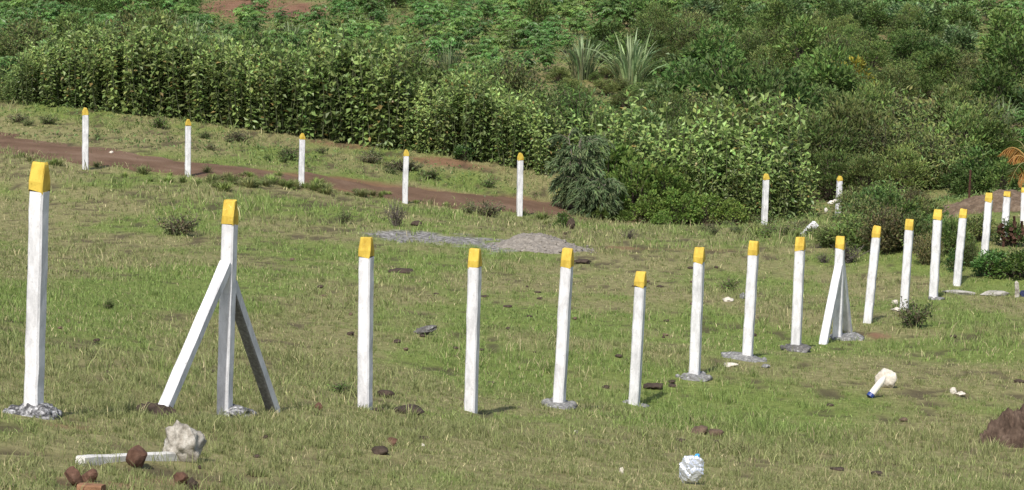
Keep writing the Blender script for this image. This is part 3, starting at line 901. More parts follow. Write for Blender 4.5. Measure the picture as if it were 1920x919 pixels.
# broken kerb behind the row: two long stones, a stub post and blue rag
def long_stone(pa, pb, w, label, seed):
    a, b = hit(*pa), hit(*pb); d = b - a
    g = Geo(); lump(g, d.length / 2, w, w * 0.7, seed, 0.25, sub=4)
    o = g.build('kerb_stone', M_KERB); o.location = (a + b) / 2 + Vector((0, 0.03, w * 0.3)); o.rotation_euler = (0, -math.asin(d.z / d.length), math.atan2(d.y, d.x))
    tag(o, label, 'stone')
long_stone((1765, 549), (1830, 554), 0.075, 'longer thin pale kerb stone beside a white post', 63)
long_stone((1838, 555), (1895, 554), 0.095, 'thicker pale kerb stone beside the grey stub', 64)
p = hit(1906, 556)
g = Geo(); tube(g, [(0, 0, -0.1), (0.01, 0, 0.1), (-0.01, 0, 0.26), (-0.015, 0, 0.30)], [0.05, 0.045, 0.04, 0.012], (1, 1, 1), 6)
o = g.build('stub_post', M_BOULDER); o.location = p; tag(o, 'short grey weathered stub beside the pale kerb stones', 'stub')
rock('blue_rag', 1922, 556, 20, 12, plain('navy_cloth', (0.015, 0.022, 0.065), 0.9), 'dark blue rag lying beside the grey stub', 'rag', 66, 0.8, 0.2, 0.5)

# tilted short post piece in the scrub
p = hit(1508, 441)
k = p.y / F
g = Geo(); box_shaft(g, -0.05, 0.40, 0.16, 77, 6); o = g.build('post_stump', M_WHITE)
o.location = p; o.rotation_euler = (R(-8), R(48), R(10)); tag(o, 'short white post piece tilted over at the edge of the dry scrub', 'post')
# pale rubbish by the half hidden post
for q, (px, py, w_, h_) in enumerate([(1557, 380, 12, 9), (1549, 394, 7, 10), (1566, 377, 9, 9)]):
    D = far_D(1571) - 0.4
    b = at(px, py, D)
    g = Geo(); lump(g, w_ * D / F / 2, 0.08, h_ * D / F / 2, 80 + q, 0.5, sub=3)
    o = g.build('rubbish', M_BONE); o.location = b
    tag(o, ['pale rag caught in dry twigs in front of the half hidden post', 'small pale scrap hanging lowest in the dry twigs', 'grey-white scrap touching the half hidden post'][q], 'rubbish')

# rusty scrap coil by the last posts and a thin iron rod
def scrap():
    p = on(1902, near_D(1882) - 1.2)
    t = empty('rusty_scrap', p)
    rng = np.random.default_rng(3)
    for q, (cx_, r_, zb, y_) in enumerate([(-0.16, 0.17, 0.42, 0.0), (0.20, 0.20, 0.46, 0.05), (0.02, 0.13, 0.36, -0.08)]):
        g = Geo(); P = []
        for a in np.linspace(math.pi * 0.9, math.pi * 2.1, 16):
            P.append((cx_ + r_ * math.cos(a) + 0.02 * rng.normal(), y_ + 0.02 * rng.normal(), zb + 1.5 * r_ * math.sin(a) + 0.02 * rng.normal()))
        P.append((P[-1][0] - 0.03, y_, P[-1][2] + 0.16))
        tube(g, P, np.linspace(0.05, 0.032, len(P)), (1, 1, 1), 6); g.build('iron_loop', M_RUST, t)
    g = Geo()
    for q in range(3):
        x = -0.25 + 0.25 * q
        tube(g, [(x, 0, -0.1), (x + 0.03, 0.03, 0.2), (x - 0.02, 0, 0.42)], 0.03, (1, 1, 1), 6)
    g.build('iron_leg', M_RUST, t)
    tag(t, 'tangled rusty iron scrap standing between the last posts', 'scrap')
scrap()
p = on(1817, 63.0)
k = p.y / F
g = Geo(); tube(g, [(0, 0, -0.1), (0.0, 0, 0.45), (0.012, 0, 0.95)], [0.03, 0.03, 0.028], (1, 1, 1), 8)
o = g.build('iron_rod', M_RUST); o.location = p; tag(o, 'thin dark iron rod standing on the red earth bank', 'rod')

# ================================================================== PLANTS
UP = np.array([0, 0, 1.0])
def hedge_plant(seed, h, nst=11, rad=0.45, col=(0.185, 0.26, 0.08), L=0.20, name='hedge_shrub'):
    rng = np.random.default_rng(seed)
    t = empty(name, (0, 0, 0))
    gs, gl = Geo(), Geo()
    for s_ in range(nst):
        a = rng.uniform(0, 6.28); r = rad * math.sqrt(rng.random())
        hh = h * rng.uniform(0.66, 1.04)
        b = np.array([r * math.cos(a), r * math.sin(a), -0.05])
        e = b + np.array([math.cos(a) * rng.uniform(-0.1, 0.4), math.sin(a) * rng.uniform(-0.1, 0.4), hh])
        bow = rng.normal(0, 0.11, 3) * [1, 1, 0]
        tt = np.linspace(0, 1, 7)[:, None]
        P = b + (e - b) * tt + bow * np.sin(tt * math.pi)
        tube(gs, P, np.linspace(0.015, 0.005, 7), (0.10, 0.115, 0.055), 4)
        n = int(hh / 0.047)
        q = np.sort(rng.uniform(0.05, 1.0, n))[:, None]
        C = b + (e - b) * q + bow * np.sin(q * math.pi)
        az = np.arange(n) * 2.4 + rng.normal(0, 0.35, n) + rng.uniform(0, 6.28)
        pitch = np.where(q[:, 0] > 0.9, rng.uniform(0.3, 1.2, n), rng.normal(-0.1, 0.4, n))
        A = np.stack([np.cos(az) * np.cos(pitch), np.sin(az) * np.cos(pitch), np.sin(pitch)], 1)
        N = norm(np.array([0, 0, 1.0]) + rng.normal(0, 0.35, (n, 3)) + 0.75 * A * [1, 1, 0])
        ln = L * rng.uniform(0.65, 1.2, n) * (1.0 - 0.25 * (q[:, 0] > 0.94))
        c = jit(rng, col, n, 0.16, 0.06)
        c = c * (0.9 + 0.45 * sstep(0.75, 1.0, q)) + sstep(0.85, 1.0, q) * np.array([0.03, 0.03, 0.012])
        c = np.where(rng.random((n, 1)) < 0.03, np.array([0.26, 0.20, 0.07]), c)
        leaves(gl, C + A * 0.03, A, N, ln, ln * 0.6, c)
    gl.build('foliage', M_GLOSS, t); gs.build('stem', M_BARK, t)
    return t

def bush(seed, h, r, nclump, nleaf, L, col, name, spread=0.4, aspect=0.5, matl=None, up=0.5, stem=(0.09, 0.07, 0.05)):
    rng = np.random.default_rng(seed)
    t = empty(name, (0, 0, 0))
    gs, gl = Geo(), Geo()
    for k in range(nclump):
        u = rng.random(); az = rng.uniform(0, 6.28)
        ph = math.acos(1 - u * 0.98)
        q = rng.uniform(0.55, 1.0)
        c = np.array([r * q * math.sin(ph) * math.cos(az), r * q * math.sin(ph) * math.sin(az), h * (0.12 + 0.80 * q * math.cos(ph) ** 0.8)])
        P = np.stack([[c[0] * 0.1, c[1] * 0.1, -0.05], c * [0.45, 0.45, 0.6], c])
        tube(gs, P, [0.022, 0.014, 0.005], stem, 4)
        n = int(nleaf * rng.uniform(0.6, 1.3))
        rad = spread * rng.uniform(0.7, 1.2)
        off = norm(rng.normal(0, 1, (n, 3))) * (rad * rng.random((n, 1)) ** 0.5) * [1, 1, 0.75]
        A = norm(off + norm(c - [0, 0, h * 0.3]) * 0.5 * rad + rng.normal(0, 0.35, (n, 3)) * rad + UP * up * rad * 0.5)
        N = norm(UP + rng.normal(0, 0.5, (n, 3)))
        ln = L * rng.uniform(0.6, 1.25, n)
        cc = jit(rng, np.array(col) * rng.uniform(0.75, 1.25), n, 0.18, 0.08)
        leaves(gl, c + off, A, N, ln, ln * aspect, cc)
    gl.build('foliage', matl or M_LEAF, t); gs.build('stem', M_BARK, t)
    return t

def twiggy_bush(seed, h, r, nbr, L, col, name, dens=34, lean=1.0, leafless=0.0, stem=(0.11, 0.085, 0.06), aspect=0.4, drop=0.0):
    rng = np.random.default_rng(seed)
    t = empty(name, (0, 0, 0))
    gs, gl = Geo(), Geo()
    for k in range(nbr):
        az = rng.uniform(0, 6.28); out = r * math.sqrt(rng.random()) * lean
        hh = h * rng.uniform(0.5, 1.0) * (1 - 0.35 * (out / (r + 1e-6)) ** 2)
        b = np.array([math.cos(az), math.sin(az), 0]) * out * 0.2
        e = np.array([math.cos(az) * out, math.sin(az) * out, hh])
        tt = np.linspace(0, 1, 6)[:, None]
        P = b + (e - b) * tt + np.array([math.cos(az), math.sin(az), 0]) * (-0.12 * r) * np.sin(tt * math.pi) + rng.normal(0, 0.03, (6, 3)) - UP * drop * tt ** 3
        P[0, 2] = -0.05
        tube(gs, P, np.linspace(0.014, 0.004, 6), stem, 3)
        for tw in range(3):                                    # side twigs
            i = rng.integers(1, 5)
            dv = norm(rng.normal(0, 1, 3) + UP * 0.8) * rng.uniform(0.12, 0.3) * h * 0.35
            tube(gs, [P[i], P[i] + dv * 0.5, P[i] + dv], [0.007, 0.005, 0.002], stem, 3)
        n = int(dens * (1 - leafless))
        if n < 1: continue
        q = rng.uniform(0.12, 1.0, n)
        C = np.stack([np.interp(q, tt[:, 0], P[:, i]) for i in range(3)], 1) + rng.normal(0, 0.075, (n, 3)) * min(1.3, h)
        C[:, 2] = np.maximum(C[:, 2], 0.03)
        A = norm(rng.normal(0, 1, (n, 3)) + UP * 0.5 - UP * drop * 2)
        N = norm(UP + rng.normal(0, 0.6, (n, 3)))
        ln = L * rng.uniform(0.5, 1.3, n)
        leaves(gl, C, A, N, ln, ln * aspect, jit(rng, np.array(col) * rng.uniform(0.75, 1.25), n, 0.2, 0.1))
    if gl.n: gl.build('foliage', M_LEAF, t)
    gs.build('stem', M_BARK, t)
    return t

def cassava(seed, h, nst, col, name='cassava_plant', rad=0.35):
    rng = np.random.default_rng(seed)
    t = empty(name, (0, 0, 0)); gs, gl = Geo(), Geo()
    for s_ in range(nst):
        az = rng.uniform(0, 6.28); r = rad * rng.random()
        hh = h * rng.uniform(0.7, 1)
        b = np.array([r * math.cos(az), r * math.sin(az), -0.05]); e = b + np.array([math.cos(az) * 0.3, math.sin(az) * 0.3, hh])
        P = b + (e - b) * np.linspace(0, 1, 5)[:, None] + rng.normal(0, 0.02, (5, 3))
        tube(gs, P, np.linspace(0.018, 0.01, 5), (0.16, 0.14, 0.10), 4)
        n = rng.integers(16, 24)
        for k in range(n):
            q = 1 - 0.6 * (k / n) ** 1.1
            c = b + (e - b) * q
            a = k * 2.4 + rng.normal(0, 0.3); el = rng.normal(0.25, 0.3)
            d = np.array([math.cos(a) * math.cos(el), math.sin(a) * math.cos(el), math.sin(el)])
            tip = c + d * rng.uniform(0.16, 0.34)
            tube(gs, [c, (c + tip) / 2 + UP * 0.02, tip], 0.004, (0.2, 0.16, 0.07), 3)
            N = norm(UP + 0.5 * d + rng.normal(0, 0.25, 3))
            u = norm(np.cross(N, np.cross(d, N) + 1e-6)); w_ = np.cross(N, u)
            m = 7
            la = np.linspace(-2.1, 2.1, m) + rng.normal(0, 0.1, m)
            A = np.cos(la)[:, None] * u + np.sin(la)[:, None] * w_ - 0.22 * N
            ln = 0.21 * (1 - 0.13 * np.abs(la)) * rng.uniform(0.8, 1.25)
            leaves(gl, np.tile(tip, (m, 1)), A, np.tile(N, (m, 1)), ln, ln * 0.36, np.tile(jit(rng, col, 1, 0.16, 0.05), (m, 1)), 0.6)
    gl.build('foliage', M_GLOSS, t); gs.build('stem', M_BARK, t)
    return t

def tall_grass(seed, h, n, rad, col, name='tall_grass_clump', thick=1.0):
    rng = np.random.default_rng(seed)
    t = empty(name, (0, 0, 0)); g = Geo(); g2 = Geo()
    for k in range(n):
        a = rng.uniform(0, 6.28); r = rad * 0.3 * math.sqrt(rng.random())
        hh = h * rng.uniform(0.55, 1.05); out = rad * rng.uniform(0.15, 1.0)
        b = np.array([r * math.cos(a), r * math.sin(a), -0.03])
        d = np.array([math.cos(a), math.sin(a), 0])
        q = np.linspace(0, 1, 8)[:, None]
        P = b + d * out * q ** 1.9 + UP * hh * (q - 0.42 * out / rad * q ** 3.2)
        side = norm(np.cross(d, UP) + rng.normal(0, 0.25, 3))
        strip(g, P, side, np.array([0.6, 0.85, 1, 1, 0.9, 0.7, 0.4, 0.05]) * rng.uniform(0.028, 0.048) * thick, jit(rng, col, 1, 0.18, 0.06)[0])
        if k % 4 == 0:
            tube(g2, [b, b + d * 0.05 + UP * hh * 0.3, b + d * 0.12 + UP * hh * 0.55], [0.014 * thick, 0.011 * thick, 0.006 * thick], (0.14, 0.15, 0.06), 4)
    g.build('foliage', M_LEAF, t); g2.build('stem', M_BARK, t)
    return t

def drooping_shrub(seed, h, r, name='drooping_shrub', col=(0.155, 0.205, 0.10)):
    """feathery grey-green shrub: several leaning stems carrying arching sprays hung with thin needles"""
    rng = np.random.default_rng(seed)
    t = empty(name, (0, 0, 0)); gs, gl = Geo(), Geo()
    for m in range(6):
        a = m * 1.05 + rng.uniform(-0.3, 0.3); lean = r * rng.uniform(0.25, 0.75); hh = h * rng.uniform(0.6, 0.88)
        q = np.linspace(0, 1, 6)[:, None]
        S = np.array([math.cos(a), math.sin(a), 0]) * lean * q ** 1.5 + UP * (hh * q - 0.05)
        tube(gs, S, np.linspace(0.04, 0.01, 6), (0.17, 0.15, 0.13), 5)
        for k in range(26):
            u = rng.uniform(0.12, 1.0)
            c = np.array([np.interp(u, q[:, 0], S[:, i]) for i in range(3)])
            az = a + rng.normal(0, 1.2); reach = r * rng.uniform(0.35, 0.8)
            d = np.array([math.cos(az), math.sin(az), 0])
            w = np.linspace(0, 1, 7)[:, None]
            P = c + d * reach * w + UP * (0.45 * reach * np.sin(w * 2.0)) - UP * 0.42 * reach * w ** 2.5
            tube(gs, P, np.linspace(0.010, 0.003, 7), (0.15, 0.13, 0.10), 3)
            n = 46
            s_ = rng.uniform(0.1, 1, n)
            C = np.stack([np.interp(s_, w[:, 0], P[:, i]) for i in range(3)], 1)
            A = norm(d * 0.9 + rng.normal(0, 0.4, (n, 3)) - UP * 0.35)
            N = norm(UP + rng.normal(0, 0.35, (n, 3)))
            leaves(gl, C, A, N, rng.uniform(0.12, 0.25, n), 0.034, jit(rng, np.array(col) * rng.uniform(0.7, 1.3), n, 0.15, 0.06), 0.5, 0.1, 0.25)
    gl.build('foliage', M_LEAF, t); gs.build('stem', M_BARK, t)
    return t

def palm(px, D, label):
    p = on(px, D)
    t = empty('palm', p); gs, gl, gd = Geo(), Geo(), Geo()
    rng = np.random.default_rng(12)
    tube(gs, [(0, 0, -0.1), (0.02, 0, 0.4), (0, 0, 0.7)], [0.13, 0.12, 0.1], (0.16, 0.12, 0.08), 9)
    for k in range(9):
        dry = k < 4
        az = [2.7, 3.5, 3.1, 4.2, 0.3, 1.2, 5.5, 2.0, 3.9][k]
        L = [1.5, 1.15, 1.0, 1.5, 1.8, 1.6, 1.5, 1.9, 1.7][k]
        d = np.array([math.cos(az), math.sin(az) * 0.9, 0]); q = np.linspace(0, 1, 10)[:, None]
        rise = 1.0 if k in (0, 2, 7, 4) else 0.5
        P = UP * 0.65 + d * L * 0.62 * q ** 1.2 + UP * L * (rise * q - 0.75 * q ** 2.6)
        c = (0.42, 0.24, 0.06) if dry else (0.10, 0.15, 0.035)
        tube(gs, P, np.linspace(0.022, 0.006, 10), (0.45, 0.27, 0.09) if dry else (0.2, 0.2, 0.08), 4)
        n = 60
        s_ = np.linspace(0.2, 1, n)
        C = np.stack([np.interp(s_, q[:, 0], P[:, i]) for i in range(3)], 1)
        side = norm(np.cross(d, UP)) * np.where(np.arange(n) % 2 == 0, 1, -1)[:, None]
        A = norm(side * (0.5 if dry else 0.8) + d * 0.6 - UP * (0.7 if dry else 0.25) + rng.normal(0, 0.12, (n, 3)))
        leaves(gd if dry else gl, C, A, np.tile(UP + d * 0.3, (n, 1)), 0.42 * np.sin(s_ * 2.6 + 0.3).clip(0.3, 1), 0.05, jit(rng, c, n, 0.15, 0.06), 0.4, 0.1, 0.2)
    tag(gl.build('green_frond', M_LEAF, t)); tag(gd.build('dry_frond', M_LEAF, t)); gs.build('stem', M_BARK, t)
    tag(t, label, 'palm')
    return t

class Kind:
    """a set of built plants of one kind; the first uses place the built ones, later uses place copies"""
    def __init__(self, protos):
        self.p = protos                     # [(root, height)]
        self.used = [False] * len(protos)
    def put(self, k, loc, h, rz, label, cat, group=None, sxy=1.0):
        k %= len(self.p)
        root, h0 = self.p[k]
        if self.used[k]: o = copy_tree(root)
        else: o, self.used[k] = root, True
        o.location = loc
        s_ = h / h0
        o.rotation_euler = (0, 0, rz); o.scale = (s_ * sxy, s_ * sxy, s_)
        tag(o, label, cat, group)
        return o
    def drop_unused(self):
        for (root, _), u in zip(self.p, self.used):
            if not u:
                for c in list(root.children): bpy.data.objects.remove(c)
                bpy.data.objects.remove(root)

RNG = random.Random(8)
def top_height(px, D, top_py):
    """height of something that stands on the ground in column px at distance D and reaches picture row top_py"""
    b = on(px, D)
    return b, max(0.15, at(px, top_py, D)[2] - b.z)

# ---- the tall hedge beyond the road
HEDGE = Kind([(hedge_plant(200 + k, 2.6, nst=9 + k % 4), 2.6) for k in range(8)])
HTOP = np.array([(-200, 170), (-60, 135), (0, 122), (50, 80), (110, 56), (200, 45), (260, 38), (330, 36), (400, 62), (450, 66), (500, 92), (560, 66), (610, 54), (700, 62),
                 (735, 80), (760, 150), (800, 142), (880, 130), (960, 152), (1010, 180), (1050, 200)], float)
HD = np.array([(-200, 75.4), (0, 75.2), (320, 74.8), (640, 74.3), (940, 73.4), (1060, 73.0)], float)
lab_h = 'upright leafy shrub of the tall hedge beyond the dirt road, many pale green oval leaves'
for row in range(4):
    px = -190 + row * 9
    while px < 1045:
        D = np.interp(px, HD[:, 0], HD[:, 1]) + row * 0.55 + RNG.uniform(-0.2, 0.2)
        tp = np.interp(px, HTOP[:, 0], HTOP[:, 1]) + (24 if row == 0 else 8 if row == 1 else 0) + RNG.uniform(-10, 22)
        b, h = top_height(px, D, tp)
        HEDGE.put(RNG.randrange(8), b, min(h, 3.4), RNG.uniform(0, 6.28), lab_h, 'shrub', 'upright shrubs of the tall hedge', RNG.uniform(0.85, 1.1))
        px += RNG.uniform(24, 34)
# ---- the leafy cluster below the road
lab_c = 'pale green leafy shrub in the cluster behind the lone far post'
for (px, D, tp) in [(1110, 71.5, 205), (1135, 72.5, 190), (1175, 72, 205), (1215, 72.5, 180), (1255, 72.2, 182), (1290, 71.6, 190), (1320, 72, 178), (1350, 71.4, 184),
                    (1385, 71.8, 172), (1420, 71.2, 178), (1445, 71.6, 176), (1470, 71, 205), (1490, 70.4, 255), (1515, 70.2, 285), (1310, 70.6, 235), (1350, 70.4, 225), (1395, 70.2, 240),
                    (1430, 70.0, 255), (1465, 69.8, 290), (1330, 70.0, 290), (1375, 69.8, 300), (1415, 69.6, 310), (1280, 71, 240), (1240, 71.2, 230), (1195, 71.2, 245)]:
    b, h = top_height(px, D, tp)
    HEDGE.put(RNG.randrange(8), b, min(h, 3.6), RNG.uniform(0, 6.28), lab_c, 'shrub', 'leafy shrubs below the road', RNG.uniform(0.8, 1.05))

# ---- single marked plants
b, h = top_height(1085, 68.2, 228)
D1 = Kind([(drooping_shrub(31, h, 0.95), h)])
D1.put(0, b, h, 0.4, 'drooping grey-green feathery shrub at the end of the dirt road', 'shrub')
b2, h2 = top_height(1118, 67.2, 320)
D2 = Kind([(drooping_shrub(33, h2, 0.85), h2)])
D2.put(0, b2, h2, 1.9, 'lower grey-green feathery shrub leaning against a vine-covered bush', 'shrub')

VINE = Kind([(bush(300 + k, 1.5, 1.0, 46, 46, 0.125, (0.125, 0.19, 0.042), 'vine_bush', 0.26, 0.75, M_LEAF), 1.5) for k in range(3)])
for j, (px, D, tp, sx) in enumerate([(1190, 68.4, 292, 0.8), (1245, 68.6, 300, 0.85), (1150, 67.8, 345, 0.8), (1215, 67.4, 360, 0.9), (1270, 67.6, 350, 0.9), (1170, 66.9, 392, 1.2), (1240, 66.7, 395, 1.2), (1315, 68.6, 360, 1.0), (1370, 68.4, 372, 1.0), (1125, 66.6, 385, 0.9), (1105, 70, 300, 0.9), (1140, 70.5, 262, 0.9)]):
    b, h = top_height(px, D, tp)
    VINE.put(j, b, h, j * 1.3, 'round-leaved green bush in the vine-covered mass beside the feathery shrub', 'bush', 'vine-covered bushes at the end of the road', sx)

SCRUB = Kind([(twiggy_bush(400 + k, 1.3, 0.8, 70, 0.11, [(0.13, 0.155, 0.055), (0.125, 0.18, 0.055), (0.155, 0.15, 0.065)][k], 'dry_scrub', 70), 1.3) for k in range(3)])
for j, (px, D, tp, sx, lb) in enumerate([
    (1640, 60.5, 372, 1.0, 'largest brownish dry scrub bush behind the far-side posts of the near row'),
    (1600, 62, 385, 0.9, 'brownish dry scrub bush in front of the half hidden post'),
    (1690, 60, 392, 0.9, 'dry olive scrub bush behind the leaning post'),
    (1560, 63, 405, 0.8, 'low dry scrub bush beside the tilted post piece'),
    (1665, 58, 425, 0.8, 'low olive scrub in front of the largest dry scrub bush'),
    (1735, 56.5, 425, 0.7, 'thin olive scrub between two posts behind the kerb stones'),
    (1775, 54, 455, 0.7, 'thin grassy scrub beside the post leaning in front of weeds'),
    (1820, 56, 432, 0.8, 'green scrub in front of the red earth bank'),
    (1715, 62, 350, 1.0, 'taller olive scrub bush beside the red earth bank'),
    (1600, 66.5, 345, 1.0, 'olive scrub bush behind the half hidden post'),
    (1660, 67, 330, 1.0, 'olive-green scrub bush below the dark olive thicket')]):
    b, h = top_height(px, D, tp)
    SCRUB.put(j, b, h, j * 2.1, lb, 'bush', None, sx)
for j, (px, py, hpx, sx, lb) in enumerate([
    (1602, 468, 82, 1.0, 'tall brownish scrub just behind the cap of the smaller propped post'), (1655, 474, 96, 0.9, 'tallest olive scrub right behind the post after the smaller propped one'),
    (1692, 470, 74, 0.8, 'dense olive scrub between two leaning posts'), (1555, 464, 48, 1.1, 'short brown scrub behind the dark-footed post'), (1738, 496, 70, 0.7, 'green scrub behind the post beside the stone kerb'),
    (1620, 455, 96, 0.9, 'dry scrub with brown tips below the half hidden post'), (1815, 500, 64, 0.6, 'grassy green scrub between the two posts behind the kerb stones')]):
    p = hit(px, py)
    SCRUB.put(j + 1, p, hpx * p.y / F, j * 1.7, lb, 'bush', None, sx)
LUSH = Kind([(bush(520 + k, 1.1, 0.75, 44, 40, 0.12, [(0.12, 0.18, 0.05), (0.14, 0.18, 0.06), (0.105, 0.175, 0.05)][k], 'leafy_scrub', 0.24, 0.55, M_LEAF), 1.1) for k in range(3)])
for j, (px, py, hpx, sx, lb) in enumerate([
    (1672, 452, 98, 0.9, 'tallest light green leafy scrub behind the leaning post by the red soil patch'), (1716, 474, 78, 0.8, 'light green leafy scrub filling the gap before the post beside the stone kerb'),
    (1758, 462, 66, 0.8, 'light green leafy scrub below the thin iron rod'), (1785, 478, 74, 0.7, 'narrow leafy scrub right behind the post leaning in front of the weeds'),
    (1835, 452, 56, 0.9, 'low leafy scrub in front of the earth bank'), (1640, 425, 74, 1.0, 'leafy scrub beside the half hidden post'), (1600, 436, 54, 1.0, 'low leafy scrub below the half hidden post'),
    (1735, 425, 58, 1.0, 'leafy scrub at the low end of the earth bank'), (1890, 462, 50, 0.8, 'leafy scrub behind the rusty scrap')]):
    p = hit(px, py)
    LUSH.put(j, p, hpx * p.y / F, j * 1.3, lb, 'bush', None, sx)
# roadside weeds behind the first far posts
b, h = hit(1880, 520), 0.62
LEAFY = Kind([(bush(500 + k, 0.8, 0.6, 34, 34, 0.11, [(0.07, 0.14, 0.035), (0.10, 0.17, 0.04)][k], 'leafy_bush', 0.2, 0.6, M_GLOSS), 0.8) for k in range(2)])
for j, (px, py, h, sx, lb) in enumerate([
    (1858, 517, 0.52, 1.1, 'dark green leafy bush behind the thicker kerb stone'), (1905, 520, 0.62, 1.2, 'dark green leafy bush at the picture edge below the rusty scrap'),
    (1790, 508, 0.40, 0.7, 'small green leafy bush between two leaning posts'), (1060, 428, 0.45, 0.7, 'small bright leafy bush beside the dark lump under the feathery shrub'),
    (870, 300, 0.5, 1.0, 'green leafy bush at the foot of the hedge above the red bank')]):
    LEAFY.put(j, hit(px, py), h, j * 1.7, lb, 'bush', None, sx)
WEED = Kind([(twiggy_bush(600 + k, 0.5, 0.32, 26, 0.06, [(0.13, 0.175, 0.06), (0.11, 0.17, 0.045), (0.15, 0.16, 0.08)][k], 'weed', 26), 0.5) for k in range(3)])
for j, (px, py, hpx, sx, lb) in enumerate([
    (1714, 614, 60, 1.2, 'bushy grey-green weed in front of the post with pale stones'), (1366, 548, 32, 1.4, 'small dark leafy weed beside a pale stone'),
    (335, 440, 52, 1.3, 'tall weed in the upper grass beside the propped post'), (645, 420, 30, 1.0, 'grey-green weed in the upper grass'),
    (640, 738, 26, 2.0, 'low dark weed patch near the first plain post'), (910, 405, 38, 1.6, 'dry grey weed beside the dirt road between two far posts'),
    (880, 400, 26, 1.2, 'small dry weed at the near edge of the dirt road'), (205, 580, 22, 1.2, 'small green weed beyond the rubble-footed post'),
    (770, 318, 22, 2.0, 'low green weed on the bank below the hedge'), (700, 300, 26, 1.6, 'grey weed on the bank under the hedge'), (300, 240, 26, 1.6, 'green weed on the bank behind the second far post'),
    (450, 265, 26, 1.7, 'green weed below the hedge between two far posts'), (90, 232, 20, 2.0, 'low weed on the bank near the first far post'), (540, 300, 24, 1.9, 'olive weed at the road edge behind the third far post')]):
    p = hit(px, py)
    WEED.put(j, p, hpx * p.y / F, j * 1.9, lb, 'weed', None, sx)
for q in range(34):
    if q < 16: px = RNG.uniform(0, 1040); py = np.interp(px, [0, 640, 1040], [215, 290, 345]) + RNG.uniform(0, 28)
    else: px = RNG.uniform(1290, 1560); py = np.interp(px, [1290, 1560], [428, 440]) + RNG.uniform(-18, 12)
    p = hit(px, py)
    WEED.put(RNG.randrange(3), p, RNG.uniform(12, 26) * p.y / F, RNG.uniform(0, 6), 'low scrubby weed on the grassy verge of the dirt road', 'weed', 'low weeds along the road verge', RNG.uniform(1.2, 2.4))
TUFT = Kind([(tall_grass(850 + k, 0.30, 90, 0.22, [(0.165, 0.225, 0.06), (0.20, 0.22, 0.085)][k], 'grass_tuft', 0.34), 0.30) for k in range(2)])
for q in range(95):
    if q < 55: px = RNG.gauss(500, 90); py = np.interp(px, [160, 352, 566, 760], [316, 332, 349, 378]) + RNG.gauss(0, 7)
    else: px = RNG.uniform(0, 1560); py = np.interp(px, [0, 352, 566, 974, 1433, 1560], [296, 334, 351, 408, 430, 440]) + RNG.uniform(-8, 14)
    TUFT.put(RNG.randrange(2), hit(px, py), RNG.uniform(0.12, 0.36), RNG.uniform(0, 6), 'fresh green grass tuft at the near edge of the dirt road', 'grass tuft', 'grass tufts along the near edge of the road', RNG.uniform(0.9, 1.7))
DEAD = Kind([(twiggy_bush(700 + k, 0.9, 0.45, 34, 0.05, (0.10, 0.09, 0.06), 'dead_bush', 8, stem=(0.10, 0.085, 0.07)), 0.9) for k in range(2)])
for j, (px, py, hpx, sx, lb) in enumerate([(742, 424, 62, 1.0, 'dead thorny grey bush in front of a far post'), (1590, 492, 44, 2.2, 'heap of dead grey twigs behind the smaller propped post'), (1545, 492, 24, 2.2, 'low dead twigs behind a white post'),
                                       (1180, 448, 22, 2.4, 'dead brown twigs under the vine-covered bushes')]):
    p = hit(px, py)
    DEAD.put(j, p, hpx * p.y / F, j * 1.2, lb, 'bush', None, sx)

palm(1932, 68.5, 'small palm with orange dried fronds at the picture edge')

# ---- the overgrown field beyond the hedge
TALL = Kind([(tall_grass(800 + k, 1.8, 100, 1.0, (0.23, 0.31, 0.15), thick=1.35), 1.8) for k in range(2)])
for j, (px, D, tp, sx, lb) in enumerate([(1092, 96, 46, 1.15, 'pale arching tall grass clump, the broader of two side by side'), (1182, 94.5, 38, 1.2, 'pale arching tall grass clump, the taller of two side by side'),
    (842, 92, 58, 0.8, 'smaller tall grass clump behind the lower hedge'), (790, 93, 78, 0.6, 'smallest tall grass clump behind the lower hedge'), (420, 92, 38, 0.7, 'tall grass tuft above the hedge below the red terrace'),
    (360, 92, 2, 0.7, 'tall grass tuft above the highest part of the hedge'), (545, 100, 22, 0.7, 'tall grass tuft below the red terrace'), (318, 100, 2, 0.7, 'tall grass tuft beside the dark stump'),
    (1880, 84, 165, 0.8, 'pale tall grass clump above the orange palm')]):
    b, h = top_height(px, D, tp)
    TALL.put(j, b, min(h, 3.1), j * 1.1, lb, 'grass clump', None, sx)

OLIVE = Kind([(twiggy_bush(900 + k, 1.9, 1.15, 80, 0.15, c, 'olive_bush', 50, aspect=0.36), 1.9) for k, c in enumerate([(0.13, 0.18, 0.055), (0.115, 0.18, 0.052), (0.14, 0.175, 0.06)])]
             + [(bush(910 + k, 1.9, 1.1, 90, 44, 0.125, c, 'olive_bush', 0.24, 0.42, M_LEAF, 1.2), 1.9) for k, c in enumerate([(0.14, 0.19, 0.058), (0.12, 0.18, 0.052), (0.15, 0.185, 0.06)])])
DARK = Kind([(bush(930 + k, 1.9, 1.1, 54, 36, 0.18, c, 'dark_bush', 0.32, 0.5, M_LEAF), 1.9) for k, c in enumerate([(0.095, 0.155, 0.042), (0.105, 0.16, 0.042), (0.09, 0.15, 0.042)])])
BROAD = Kind([(bush(960 + k, 1.6, 1.0, 46, 30, 0.215, c, 'broadleaf_bush', 0.32, 0.55, M_GLOSS), 1.6) for k, c in enumerate([(0.135, 0.215, 0.075), (0.155, 0.22, 0.075), (0.125, 0.205, 0.08)])])
CASS = Kind([(cassava(990 + k, 1.5, 5, c), 1.5) for k, c in enumerate([(0.115, 0.225, 0.06), (0.14, 0.235, 0.06), (0.105, 0.215, 0.055)])])

